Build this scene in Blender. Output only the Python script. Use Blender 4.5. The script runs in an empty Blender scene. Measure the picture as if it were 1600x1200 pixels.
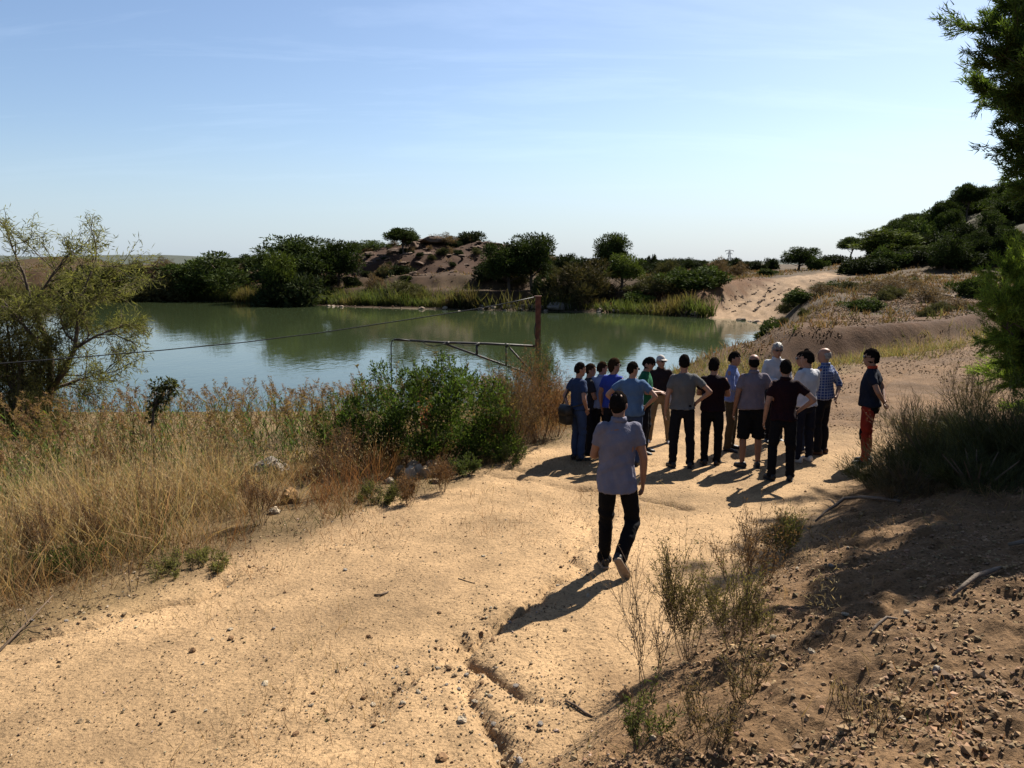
import bpy, math, random
import numpy as np
from mathutils import Vector, Matrix

S = bpy.context.scene
COL = S.collection
R = math.radians

# ------------------------------------------------------------------ camera, light, exposure
FPX = 1240.0                      # focal length in pixels of the 1600 x 1200 photograph
PITCH = math.atan(188.0 / FPX)    # the horizon lies 188 px above the picture centre
EYE = 2.9
cam_d = bpy.data.cameras.new('camera')
cam = bpy.data.objects.new('camera', cam_d)
COL.objects.link(cam)
cam.location = (0, 0, EYE)
cam.rotation_euler = (math.pi / 2 - PITCH, 0, 0)
cam_d.sensor_width = 36.0
cam_d.lens = 36.0 * FPX / 1600.0
cam_d.clip_start = 0.05
cam_d.clip_end = 20000
S.camera = cam

SUN_AZ, SUN_EL = R(39.0), R(46.0)  # to the right of straight ahead; elevation
sun_v = Vector((math.sin(SUN_AZ) * math.cos(SUN_EL), math.cos(SUN_AZ) * math.cos(SUN_EL), math.sin(SUN_EL)))
sun_d = bpy.data.lights.new('sun', 'SUN')
sun_d.energy = 5.0
sun_d.angle = R(0.53)
sun_d.color = (1.0, 0.93, 0.82)
sun = bpy.data.objects.new('sun', sun_d)
COL.objects.link(sun)
sun.rotation_euler = (-sun_v).to_track_quat('-Z', 'Y').to_euler()
sun.location = (20, 25, 40)

world = bpy.data.worlds.new('World')
S.world = world
world.use_nodes = True
wn, wl = world.node_tree.nodes, world.node_tree.links
wn.clear()
w_out = wn.new('ShaderNodeOutputWorld')
w_bg = wn.new('ShaderNodeBackground')
w_bg.inputs['Strength'].default_value = 0.05
w_sky = wn.new('ShaderNodeTexSky')
w_sky.sky_type = 'NISHITA'
w_sky.sun_disc = False
w_sky.sun_elevation = SUN_EL
w_sky.sun_rotation = SUN_AZ
w_sky.altitude = 300
w_sky.air_density = 1.0
w_sky.dust_density = 1.1
w_sky.ozone_density = 1.2
# thin cirrus: streaky noise laid over the sky dome, the same all the way round
tc = wn.new('ShaderNodeTexCoord')
sep = wn.new('ShaderNodeSeparateXYZ'); wl.new(tc.outputs['Generated'], sep.inputs[0])
mz = wn.new('ShaderNodeMath'); mz.operation = 'MAXIMUM'; mz.inputs[1].default_value = 0.03
wl.new(sep.outputs['Z'], mz.inputs[0])
az = wn.new('ShaderNodeMath'); az.operation = 'ADD'; az.inputs[1].default_value = 0.12
wl.new(mz.outputs[0], az.inputs[0])
cx_ = wn.new('ShaderNodeMath'); cx_.operation = 'DIVIDE'
wl.new(sep.outputs['X'], cx_.inputs[0]); wl.new(az.outputs[0], cx_.inputs[1])
cy_ = wn.new('ShaderNodeMath'); cy_.operation = 'DIVIDE'
wl.new(sep.outputs['Y'], cy_.inputs[0]); wl.new(az.outputs[0], cy_.inputs[1])
comb = wn.new('ShaderNodeCombineXYZ'); wl.new(cx_.outputs[0], comb.inputs[0]); wl.new(cy_.outputs[0], comb.inputs[1])
mapn = wn.new('ShaderNodeMapping'); mapn.inputs['Rotation'].default_value = (0, 0, R(-22)); mapn.inputs['Scale'].default_value = (0.55, 2.0, 1)
wl.new(comb.outputs[0], mapn.inputs[0])
cn = wn.new('ShaderNodeTexNoise'); cn.inputs['Scale'].default_value = 1.1; cn.inputs['Detail'].default_value = 8
cn.inputs['Roughness'].default_value = 0.62; cn.inputs['Distortion'].default_value = 0.5
wl.new(mapn.outputs[0], cn.inputs['Vector'])
cr = wn.new('ShaderNodeMapRange'); cr.inputs['From Min'].default_value = 0.50; cr.inputs['From Max'].default_value = 0.80
cr.inputs['To Max'].default_value = 0.09; wl.new(cn.outputs['Fac'], cr.inputs['Value'])
cf = wn.new('ShaderNodeMapRange'); cf.inputs['From Min'].default_value = 0.04; cf.inputs['From Max'].default_value = 0.22
wl.new(sep.outputs['Z'], cf.inputs['Value'])
cmul = wn.new('ShaderNodeMath'); cmul.operation = 'MULTIPLY'; wl.new(cr.outputs[0], cmul.inputs[0]); wl.new(cf.outputs[0], cmul.inputs[1])
cm = wn.new('ShaderNodeMix'); cm.data_type = 'RGBA'
cm.inputs['B'].default_value = (17.0, 17.6, 18.2, 1)
wl.new(cmul.outputs[0], cm.inputs['Factor']); wl.new(w_sky.outputs[0], cm.inputs['A'])
tint = wn.new('ShaderNodeVectorMath'); tint.operation = 'MULTIPLY'; tint.inputs[1].default_value = (0.86, 0.91, 0.99)
hz = wn.new('ShaderNodeMapRange'); hz.interpolation_type = 'SMOOTHSTEP'
hz.inputs['From Min'].default_value = 0.0; hz.inputs['From Max'].default_value = 0.16; hz.inputs['To Min'].default_value = 0.62; hz.inputs['To Max'].default_value = 0.0
wl.new(sep.outputs['Z'], hz.inputs['Value'])
hm = wn.new('ShaderNodeMix'); hm.data_type = 'RGBA'; hm.inputs['B'].default_value = (4.6, 5.4, 6.2, 1)   # hazy air along the whole horizon
wl.new(hz.outputs[0], hm.inputs['Factor']); wl.new(cm.outputs['Result'], hm.inputs['A'])
wl.new(hm.outputs['Result'], tint.inputs[0])
wl.new(tint.outputs[0], w_bg.inputs['Color'])
wl.new(w_bg.outputs[0], w_out.inputs['Surface'])

S.view_settings.view_transform = 'Standard'
S.view_settings.look = 'None'
S.view_settings.exposure = 1.5
S.view_settings.gamma = 1.0
S.view_settings.use_curve_mapping = False
S.render.engine = 'CYCLES'
S.cycles.max_bounces = 6
S.cycles.transparent_max_bounces = 8
S.cycles.use_denoising = True

# ------------------------------------------------------------------ helpers
FW = np.array([0, math.cos(PITCH), -math.sin(PITCH)])
UP = np.array([0, math.sin(PITCH), math.cos(PITCH)])
RT = np.array([1.0, 0, 0])


def ray(px, py):
    d = FW + RT * ((px - 800) / FPX) - UP * ((py - 600) / FPX)
    return d


def on_plane(px, py, z):
    d = ray(px, py)
    t = (z - EYE) / d[2]
    return np.array([0, 0, EYE]) + d * t


def at_dist(px, y, py):
    """the point at depth y (metres ahead) seen at pixel (px, py)"""
    d = ray(px, py)
    t = y / d[1]
    return np.array([0, 0, EYE]) + d * t


def _hash(ix, iy, seed):
    n = (ix.astype(np.int64) * 374761393 + iy.astype(np.int64) * 668265263 + seed * 974711) & 0x7fffffff
    n = ((n ^ (n >> 13)) * 1274126177) & 0x7fffffff
    n = n ^ (n >> 16)
    return (n & 0xffff) / 65535.0


def vnoise(x, y, seed=0):
    x = np.asarray(x, float); y = np.asarray(y, float)
    ix = np.floor(x); iy = np.floor(y)
    fx = x - ix; fy = y - iy
    fx = fx * fx * fx * (fx * (fx * 6 - 15) + 10); fy = fy * fy * fy * (fy * (fy * 6 - 15) + 10)
    ix = ix.astype(np.int64); iy = iy.astype(np.int64)
    a = _hash(ix, iy, seed); b = _hash(ix + 1, iy, seed); c = _hash(ix, iy + 1, seed); d = _hash(ix + 1, iy + 1, seed)
    return (a * (1 - fx) + b * fx) * (1 - fy) + (c * (1 - fx) + d * fx) * fy - 0.5


def fbm(x, y, octs=4, seed=0, gain=0.5):
    s = 0; a = 1.0
    for k in range(octs):
        s = s + a * vnoise(np.asarray(x) * 2 ** k + 17.3 * k, np.asarray(y) * 2 ** k - 9.1 * k, seed + k)
        a *= gain
    return s


def smooth(a, b, x):
    t = np.clip((x - a) / (b - a), 0, 1)
    return t * t * (3 - 2 * t)


def lerp(a, b, t):
    return a + (b - a) * t


def tag(o, label=None, cat=None, group=None, kind=None):
    if label: o['label'] = label
    if cat: o['category'] = cat
    if group: o['group'] = group
    if kind: o['kind'] = kind
    return o


class MB:
    """collects vertices, faces, colours and material slots, and links them as one mesh object"""

    def __init__(self):
        self.v = []; self.f = []; self.c = []; self.n = 0

    def add(self, v, f, col=(1, 1, 1), mat=0):
        v = np.asarray(v, float).reshape(-1, 3)
        f = np.asarray(f, int)
        c = np.asarray(col, float)
        if c.ndim == 1:
            c = np.tile(c, (len(v), 1))
        self.v.append(v); self.f.append((f + self.n, mat)); self.c.append(c)
        self.n += len(v)

    def mesh(self, name, mats, smooth_shade=False):
        me = bpy.data.meshes.new(name)
        v = np.concatenate(self.v); c = np.concatenate(self.c)
        starts = []; idx = []; mi = []; off = 0
        for f, m in self.f:
            if f.size == 0: continue
            k = f.shape[1]
            starts.append(off + np.arange(len(f)) * k); idx.append(f.ravel()); mi.append(np.full(len(f), m)); off += f.size
        starts = np.concatenate(starts); idx = np.concatenate(idx); mi = np.concatenate(mi)
        me.vertices.add(len(v)); me.vertices.foreach_set('co', v.astype(np.float32).ravel())
        me.loops.add(len(idx)); me.loops.foreach_set('vertex_index', idx.astype(np.int32))
        me.polygons.add(len(starts)); me.polygons.foreach_set('loop_start', starts.astype(np.int32))
        me.polygons.foreach_set('material_index', mi.astype(np.int32))
        me.polygons.foreach_set('use_smooth', np.full(len(starts), bool(smooth_shade)))
        at = me.attributes.new('Col', 'FLOAT_COLOR', 'POINT')
        at.data.foreach_set('color', np.concatenate([c, np.ones((len(c), 1))], 1).astype(np.float32).ravel())
        for m in (mats if isinstance(mats, (list, tuple)) else [mats]):
            me.materials.append(m)
        me.update(calc_edges=True)
        return me

    def build(self, name, mats, parent=None, smooth_shade=False):
        return link(name, self.mesh(name, mats, smooth_shade), parent)


def link(name, me, parent=None):
    o = bpy.data.objects.new(name, me)
    COL.objects.link(o)
    if parent is not None: o.parent = parent
    return o


def empty(name, loc=(0, 0, 0), rz=0.0):
    o = bpy.data.objects.new(name, None)
    COL.objects.link(o)
    o.location = loc; o.rotation_euler = (0, 0, rz); o.empty_display_size = 0.2
    return o


def copy_tree(o, parent=None):
    c = o.copy(); COL.objects.link(c)
    if parent is not None: c.parent = parent
    for ch in o.children:
        copy_tree(ch, c)
    return c


def unit(v):
    v = np.asarray(v, float)
    return v / (np.linalg.norm(v) + 1e-12)


def basis(d, up=(0, 0, 1)):
    d = unit(d)
    u = np.cross(up, d)
    if np.linalg.norm(u) < 1e-4: u = np.cross((1, 0, 0), d)
    u = unit(u)
    return u, np.cross(d, u), d


def tube(mb, pts, radii, n=8, col=(1, 1, 1), mat=0, cap=True):
    pts = np.asarray(pts, float); m = len(pts)
    radii = np.broadcast_to(np.asarray(radii, float), (m,)) if np.ndim(radii) < 2 else radii
    a = np.linspace(0, 2 * np.pi, n, endpoint=False)
    tang = np.gradient(pts, axis=0) if m > 2 else np.array([pts[1] - pts[0]] * 2)
    u = None; V = []
    for i in range(m):
        t = unit(tang[i])
        if u is None:
            u, w, _ = basis(t)
        else:
            u = unit(u - t * np.dot(u, t)); w = np.cross(t, u)
        V.append(pts[i] + radii[i] * (np.cos(a)[:, None] * u + np.sin(a)[:, None] * w))
    V = np.concatenate(V)
    i, j = np.meshgrid(np.arange(m - 1), np.arange(n), indexing='ij')
    k = (j + 1) % n
    F = np.stack([i * n + j, i * n + k, (i + 1) * n + k, (i + 1) * n + j], -1).reshape(-1, 4)
    mb.add(V, F, col, mat)
    if cap:
        b = mb.n - len(V)
        cv = np.array([pts[0], pts[-1]])
        ci = mb.n
        mb.add(cv, np.zeros((0, 3), int), col, mat)
        jj = np.arange(n); kk = (jj + 1) % n
        F1 = np.stack([b + kk, b + jj, np.full(n, ci)], -1)
        F2 = np.stack([b + (m - 1) * n + jj, b + (m - 1) * n + kk, np.full(n, ci + 1)], -1)
        mb.f.append((np.concatenate([F1, F2]), mat))


def box(mb, c, size, rot=None, col=(1, 1, 1), mat=0):
    v = np.array([[x, y, z] for x in (-.5, .5) for y in (-.5, .5) for z in (-.5, .5)]) * np.asarray(size)
    if rot is not None: v = v @ np.asarray(rot).T
    f = [[0, 1, 3, 2], [4, 6, 7, 5], [0, 4, 5, 1], [2, 3, 7, 6], [0, 2, 6, 4], [1, 5, 7, 3]]
    mb.add(v + np.asarray(c), f, col, mat)


def scatter(mb, tv, tf, pos, X, Y, Z, col, mat=0):
    """copies a template (V,3) to every pos with its own three axis vectors; col is (N,3) or (N,V,3)"""
    pos = np.asarray(pos, float); N = len(pos); V = len(tv)
    v = pos[:, None, :] + tv[None, :, 0, None] * X[:, None, :] + tv[None, :, 1, None] * Y[:, None, :] + tv[None, :, 2, None] * Z[:, None, :]
    f = (np.asarray(tf)[None] + (np.arange(N) * V)[:, None, None]).reshape(-1, np.asarray(tf).shape[1])
    c = np.asarray(col, float)
    c = np.repeat(c[:, None, :], V, 1) if c.ndim == 2 else c
    mb.add(v.reshape(-1, 3), f, c.reshape(-1, 3), mat)


def frames(d, rng, twist=True):
    """axes X, Y, Z=d for an array of directions, with a random turn about d"""
    d = d / (np.linalg.norm(d, axis=1, keepdims=True) + 1e-9)
    ref = np.where(np.abs(d[:, 2:3]) > 0.95, np.array([[1.0, 0, 0]]), np.array([[0, 0, 1.0]]))
    u = np.cross(ref, d); u /= np.linalg.norm(u, axis=1, keepdims=True) + 1e-9
    w = np.cross(d, u)
    a = rng.uniform(0, 2 * np.pi, (len(d), 1)) if twist else np.zeros((len(d), 1))
    return np.cos(a) * u + np.sin(a) * w, -np.sin(a) * u + np.cos(a) * w, d


def rdirs(rng, n):
    v = rng.normal(size=(n, 3))
    return v / np.linalg.norm(v, axis=1, keepdims=True)


def vary(rng, base, n, amt=0.25, hue=0.08):
    base = np.asarray(base, float)
    k = rng.uniform(1 - amt, 1 + amt, (n, 1))
    return np.clip(base * k * (1 + rng.uniform(-hue, hue, (n, 3))), 0, 1)


# icosahedron template for stones
_t = (1 + 5 ** .5) / 2
ICO_V = np.array([(-1, _t, 0), (1, _t, 0), (-1, -_t, 0), (1, -_t, 0), (0, -1, _t), (0, 1, _t), (0, -1, -_t), (0, 1, -_t),
                  (_t, 0, -1), (_t, 0, 1), (-_t, 0, -1), (-_t, 0, 1)], float) / math.hypot(1, _t)
ICO_F = np.array([(0, 11, 5), (0, 5, 1), (0, 1, 7), (0, 7, 10), (0, 10, 11), (1, 5, 9), (5, 11, 4), (11, 10, 2), (10, 7, 6), (7, 1, 8),
                  (3, 9, 4), (3, 4, 2), (3, 2, 6), (3, 6, 8), (3, 8, 9), (4, 9, 5), (2, 4, 11), (6, 2, 10), (8, 6, 7), (9, 8, 1)])


def ico(level):
    v, f = ICO_V, ICO_F
    for _ in range(level):
        e = {}; vl = [tuple(p) for p in v]; nf = []

        def mid(a, b):
            k = (min(a, b), max(a, b))
            if k not in e:
                e[k] = len(vl); vl.append(tuple(unit((np.array(vl[a]) + np.array(vl[b])) / 2)))
            return e[k]
        for a, b, c in f:
            x, y, z = mid(a, b), mid(b, c), mid(c, a)
            nf += [(a, x, z), (b, y, x), (c, z, y), (x, y, z)]
        v, f = np.array(vl), np.array(nf)
    return v, f


ICO1, ICO2, ICO3 = ico(1), ico(2), ico(3)


# ------------------------------------------------------------------ materials
def new_mat(name):
    m = bpy.data.materials.new(name); m.use_nodes = True
    nt = m.node_tree; nt.nodes.clear()
    out = nt.nodes.new('ShaderNodeOutputMaterial')
    return m, nt.nodes, nt.links, out


def noise_node(N, L, scale, detail=4, rough=0.55, vec=None, coord='Object'):
    n = N.new('ShaderNodeTexNoise'); n.inputs['Scale'].default_value = scale; n.inputs['Detail'].default_value = detail
    n.inputs['Roughness'].default_value = rough
    if vec is None:
        t = N.new('ShaderNodeTexCoord'); vec = t.outputs[coord]
    L.new(vec, n.inputs['Vector'])
    return n


def vary_col(N, L, colour, fac, lo, hi):
    """colour multiplied by lo..hi according to fac"""
    mr = N.new('ShaderNodeMapRange'); mr.inputs['From Min'].default_value = 0.3; mr.inputs['From Max'].default_value = 0.7
    mr.inputs['To Min'].default_value = lo; mr.inputs['To Max'].default_value = hi
    L.new(fac, mr.inputs['Value'])
    vm = N.new('ShaderNodeVectorMath'); vm.operation = 'SCALE'
    L.new(colour, vm.inputs[0]); L.new(mr.outputs[0], vm.inputs['Scale'])
    return vm.outputs[0]


def leaf_mat(name, trans=0.45, rough=0.5, gloss=0.25, tint=1.25, objvar=0.2, tg=1.05, tb=0.6):
    m, N, L, out = new_mat(name)
    at = N.new('ShaderNodeAttribute'); at.attribute_name = 'Col'
    oi = N.new('ShaderNodeObjectInfo')
    mr = N.new('ShaderNodeMapRange'); mr.inputs['To Min'].default_value = 0.47 * (1 - objvar); mr.inputs['To Max'].default_value = 0.47 * (1 + objvar)
    L.new(oi.outputs['Random'], mr.inputs['Value'])
    vm = N.new('ShaderNodeVectorMath'); vm.operation = 'SCALE'
    L.new(at.outputs['Color'], vm.inputs[0]); L.new(mr.outputs[0], vm.inputs['Scale'])
    p = N.new('ShaderNodeBsdfPrincipled'); p.inputs['Roughness'].default_value = rough
    p.inputs['Specular IOR Level'].default_value = gloss
    L.new(vm.outputs[0], p.inputs['Base Color'])
    tr = N.new('ShaderNodeBsdfTranslucent')
    tm = N.new('ShaderNodeVectorMath'); tm.operation = 'MULTIPLY'; tm.inputs[1].default_value = (tint, tint * tg, tint * tb)
    L.new(vm.outputs[0], tm.inputs[0]); L.new(tm.outputs[0], tr.inputs['Color'])
    mx = N.new('ShaderNodeMixShader'); mx.inputs['Fac'].default_value = trans
    L.new(p.outputs[0], mx.inputs[1]); L.new(tr.outputs[0], mx.inputs[2]); L.new(mx.outputs[0], out.inputs['Surface'])
    return m


def solid_mat(name, colour, rough=0.8, spec=0.3, metal=0.0, nscale=20.0, lo=0.75, hi=1.2, bump=0.0, bscale=60.0, bdist=0.004, use_col=False):
    m, N, L, out = new_mat(name)
    p = N.new('ShaderNodeBsdfPrincipled'); p.inputs['Roughness'].default_value = rough
    p.inputs['Specular IOR Level'].default_value = spec; p.inputs['Metallic'].default_value = metal
    if use_col:
        at = N.new('ShaderNodeAttribute'); at.attribute_name = 'Col'; c = at.outputs['Color']
    else:
        rgb = N.new('ShaderNodeRGB'); rgb.outputs[0].default_value = (*colour, 1); c = rgb.outputs[0]
    n = noise_node(N, L, nscale)
    L.new(vary_col(N, L, c, n.outputs['Fac'], lo * 0.68, hi * 0.68), p.inputs['Base Color'])
    if bump:
        b = noise_node(N, L, bscale, 5)
        bm = N.new('ShaderNodeBump'); bm.inputs['Strength'].default_value = bump; bm.inputs['Distance'].default_value = bdist
        L.new(b.outputs['Fac'], bm.inputs['Height']); L.new(bm.outputs[0], p.inputs['Normal'])
    L.new(p.outputs[0], out.inputs['Surface'])
    return m


M = {}
M['leaf'] = leaf_mat('leaf', gloss=0.06, rough=0.7)
M['needle'] = leaf_mat('pine_needles', trans=0.16, rough=0.75, gloss=0.04, tint=1.3)
M['leaf_far'] = leaf_mat('scrub_leaf', trans=0.16, rough=0.8, gloss=0.04)
M['needle_near'] = leaf_mat('near_pine_needles', trans=0.45, rough=0.7, gloss=0.08, tint=1.35)
M['dry'] = leaf_mat('dry_grass', trans=0.40, rough=0.7, gloss=0.12, tint=1.2, objvar=0.1, tg=0.93, tb=0.72)
M['broom'] = leaf_mat('broom_stems', trans=0.10, rough=0.6, gloss=0.12)
M['bark'] = solid_mat('bark', (0.1, 0.075, 0.055), 0.9, 0.15, nscale=14, bump=0.6, bscale=30, bdist=0.02)
M['twig'] = solid_mat('twig', (0.13, 0.09, 0.06), 0.9, 0.15, nscale=14)
M['deadwood'] = solid_mat('dead_wood', (0.17, 0.135, 0.105), 0.9, 0.12, nscale=18, bump=0.7, bscale=40, bdist=0.01)
M['stone'] = solid_mat('stone', (0.4, 0.33, 0.25), 0.9, 0.2, nscale=9, lo=0.7, hi=1.2, bump=0.7, bscale=22, bdist=0.015, use_col=True)
M['rust'] = solid_mat('rusty_steel', (0.16, 0.055, 0.03), 0.8, 0.3, nscale=12, lo=0.5, hi=1.3, bump=0.3, bscale=80)
M['steel'] = solid_mat('weathered_steel', (0.055, 0.045, 0.04), 0.65, 0.4, nscale=10, lo=0.6, hi=1.3)
M['cable'] = solid_mat('black_cable', (0.015, 0.015, 0.016), 0.6, 0.4)
M['galv'] = solid_mat('galvanised_steel', (0.3, 0.31, 0.32), 0.6, 0.4)

# ------------------------------------------------------------------ terrain
ZW = -2.2


def wpts(pl, z):
    return np.array([on_plane(px, py, z)[:2] for px, py in pl])


FAR_SHORE = [(-140, 469), (100, 468), (210, 469), (400, 473), (480, 477), (560, 481), (640, 483), (740, 485), (870, 487), (1000, 490), (1060, 494), (1110, 496), (1160, 501), (1196, 506)]
R_SHORE = [(1204, 520), (1187, 545), (1160, 566), (1100, 586), (1000, 598), (900, 606), (800, 622), (600, 640), (300, 642), (-300, 645)]
POND = np.concatenate([wpts(FAR_SHORE, ZW), wpts(R_SHORE, ZW), np.array([[-60, 26], [-110, 50], [-120, 100]])])


def seg_dist(x, y, P, closed):
    """distance to a polyline, signed offset of the nearest segment (right +), segment index and parameter"""
    n = len(P) if closed else len(P) - 1
    best = np.full(x.shape, 1e18); off = np.zeros(x.shape); par = np.zeros(x.shape)
    for i in range(n):
        a = P[i]; b = P[(i + 1) % len(P)]
        d = b - a; l2 = d @ d
        t = np.clip(((x - a[0]) * d[0] + (y - a[1]) * d[1]) / l2, 0, 1)
        ex = x - a[0] - t * d[0]; ey = y - a[1] - t * d[1]
        q = ex * ex + ey * ey
        s = ((x - a[0]) * d[1] - (y - a[1]) * d[0]) / math.sqrt(l2)
        m = q < best
        best = np.where(m, q, best); off = np.where(m, s, off); par = np.where(m, i + t, par)
    return np.sqrt(best), off, par


def inside(x, y, P):
    c = np.zeros(x.shape, bool)
    n = len(P)
    for i in range(n):
        x1, y1 = P[i]; x2, y2 = P[(i + 1) % n]
        if y1 == y2: continue
        c ^= ((y1 > y) != (y2 > y)) & (x < (x2 - x1) * (y - y1) / (y2 - y1) + x1)
    return c


def pond_sd(x, y):
    d, _, _ = seg_dist(x, y, POND, True)
    return np.where(inside(x, y, POND), -d, d)


ROAD = np.array([(-30, -34), (-9.5, -6.5), (-3.3, 3.0), (-0.45, 7.2), (1.35, 10.0), (3.2, 12.9), (6.2, 16.3), (10.5, 20.5), (17, 28), (30, 41), (60, 66)], float)
ROAD_Z = np.array([0.3, 0.1, 0.0, -0.06, -0.16, -0.26, -0.27, -0.10, 0.40, 0.9, 1.3])
ROAD_W = np.array([2.2, 2.2, 2.2, 2.25, 2.4, 2.6, 2.4, 1.9, 1.7, 1.7, 1.7])
RAMP = np.array([on_plane(1150, 499, ZW)[:2], on_plane(1185, 475, -1.2)[:2], on_plane(1222, 450, 0.2)[:2], on_plane(1255, 434, 1.25)[:2], on_plane(1300, 429, 1.35)[:2], on_plane(1345, 428, 1.5)[:2]])
RAMP_Z = np.array([ZW + 0.05, -1.2, 0.2, 1.25, 1.45, 1.55])
RAMP_W = np.array([3.4, 2.9, 2.8, 3.0, 2.0, 1.5])
GULLY = [[(945, 800), (915, 838), (893, 868), (905, 895), (870, 925), (805, 962), (768, 990), (735, 1012), (720, 1035), (765, 1062), (800, 1092), (835, 1112)],
         [(735, 1012), (690, 1040), (640, 1078), (570, 1130)],
         [(745, 1050), (742, 1090), (755, 1130), (790, 1180), (800, 1240)],
         [(-40, 1012), (90, 985), (190, 955), (300, 935), (400, 890)],
         [(770, 742), (830, 752), (880, 768), (935, 772), (1010, 792), (1090, 808)],
         [(800, 730), (870, 742), (930, 738)],
         [(905, 700), (960, 716), (1010, 726), (1100, 728)],
         [(1290, 636), (1200, 700), (1160, 715), (1000, 722)],
         [(1340, 626), (1400, 596), (1470, 566), (1530, 536), (1600, 500)]]
GULLY_W = [wpts(g, -0.08) for g in GULLY[:4]] + [wpts(g, -0.25) for g in GULLY[4:]]
GULLY_D = [0.11, 0.04, 0.07, 0.07, 0.07, 0.06, 0.06, 0.05, 0.13]


def scarp_line(x):
    return np.interp(x, [-200, 6, 8.6, 12, 16, 19, 24, 60, 200], [30, 29, 27.6, 28.6, 31.0, 33.5, 38, 66, 160])


def field_h(x, y):
    """upland beyond the pit: plain, knoll with ledges, hill on the right, far ridge"""
    d = np.hypot(x, y)
    z = 0.3 + 0.0125 * np.clip(d - 30, 0, 100) + 0.0004 * np.clip(d - 130, 0, 1000)
    z = z + 0.35 * fbm(x / 9, y / 9, 3, 5) * smooth(28, 60, d) + 0.16 * fbm(x / 2.2, y / 2.2, 3, 8)
    z = z + (0.9 * fbm(x / 4.5, y / 4.5, 4, 14) + 0.25 * np.abs(fbm(x / 1.6, y / 1.6, 2, 15))) * smooth(96, 108, y) * smooth(170, 140, y) * smooth(32, 20, x)
    # knoll on the far bank
    q = 1 - np.abs((x + 10.5) / 19.5) ** 2.2 - np.abs((y - 129) / 17) ** 2
    k = np.clip(q, 0, 1) ** 0.75
    kz = 4.4 * k
    step = 1.3
    fr = kz / step - np.floor(kz / step)
    kz = lerp(kz, (np.floor(kz / step) + smooth(0.55, 0.95, fr)) * step, 0.4)
    z = z + kz * (1 + 0.25 * fbm(x / 4, y / 4, 2, 3))
    # low swell left of it and right of it
    z = z + 0.9 * np.exp(-((x + 52) / 16) ** 2 - ((y - 150) / 14) ** 2) + 0.8 * np.exp(-((x - 9) / 12) ** 2 - ((y - 132) / 12) ** 2)
    z = z + 2.8 * np.exp(-((x + 96) / 12) ** 2 - ((y - 170) / 14) ** 2)
    # hill on the right
    hx = smooth(45, 114, x - 0.40 * (y - 135)) * smooth(92, 142, y) * smooth(420, 220, y)
    z = z + 19.5 * hx * (1 + 0.18 * fbm(x / 18, y / 18, 3, 11)) + 1.2 * smooth(0, 0.4, hx) * fbm(x / 6, y / 6, 2, 12)
    # far ridge
    a = np.arctan2(x, y)
    far = smooth(1700, 3200, d)
    z = z + far * (26 + 10 * fbm(a * 9, d / 2500, 4, 21)) * (0.45 + 0.75 * smooth(-0.12, -0.45, a))
    return z


def near_h(x, y, fine=True):
    dd, s, par = seg_dist(x, y, ROAD, False)
    s = np.sign(s) * dd
    zc = np.interp(par, np.arange(len(ROAD)), ROAD_Z)
    w = np.interp(par, np.arange(len(ROAD)), ROAD_W)
    z = zc + 0.03 * np.clip(s, -5, 2.6)
    sr = np.clip(s - w, 0, None)
    rise = np.where(sr < 1.6, 0.46 * sr, 0.736 + 0.30 * (sr - 1.6))
    rise = 2.0 * (1 - np.exp(-rise / 2.0)) * np.interp(par, [0, 3, 4.2, 5.2, 6.5, 9], [1.25, 1.1, 0.9, 0.55, 0.35, 0.3])
    sl = np.clip(-s - w, 0, None)
    z = z + rise - 0.03 * sl - 0.22 * smooth(0.3, 5.0, sl)
    return z, s, w, sr, sl, par


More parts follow.
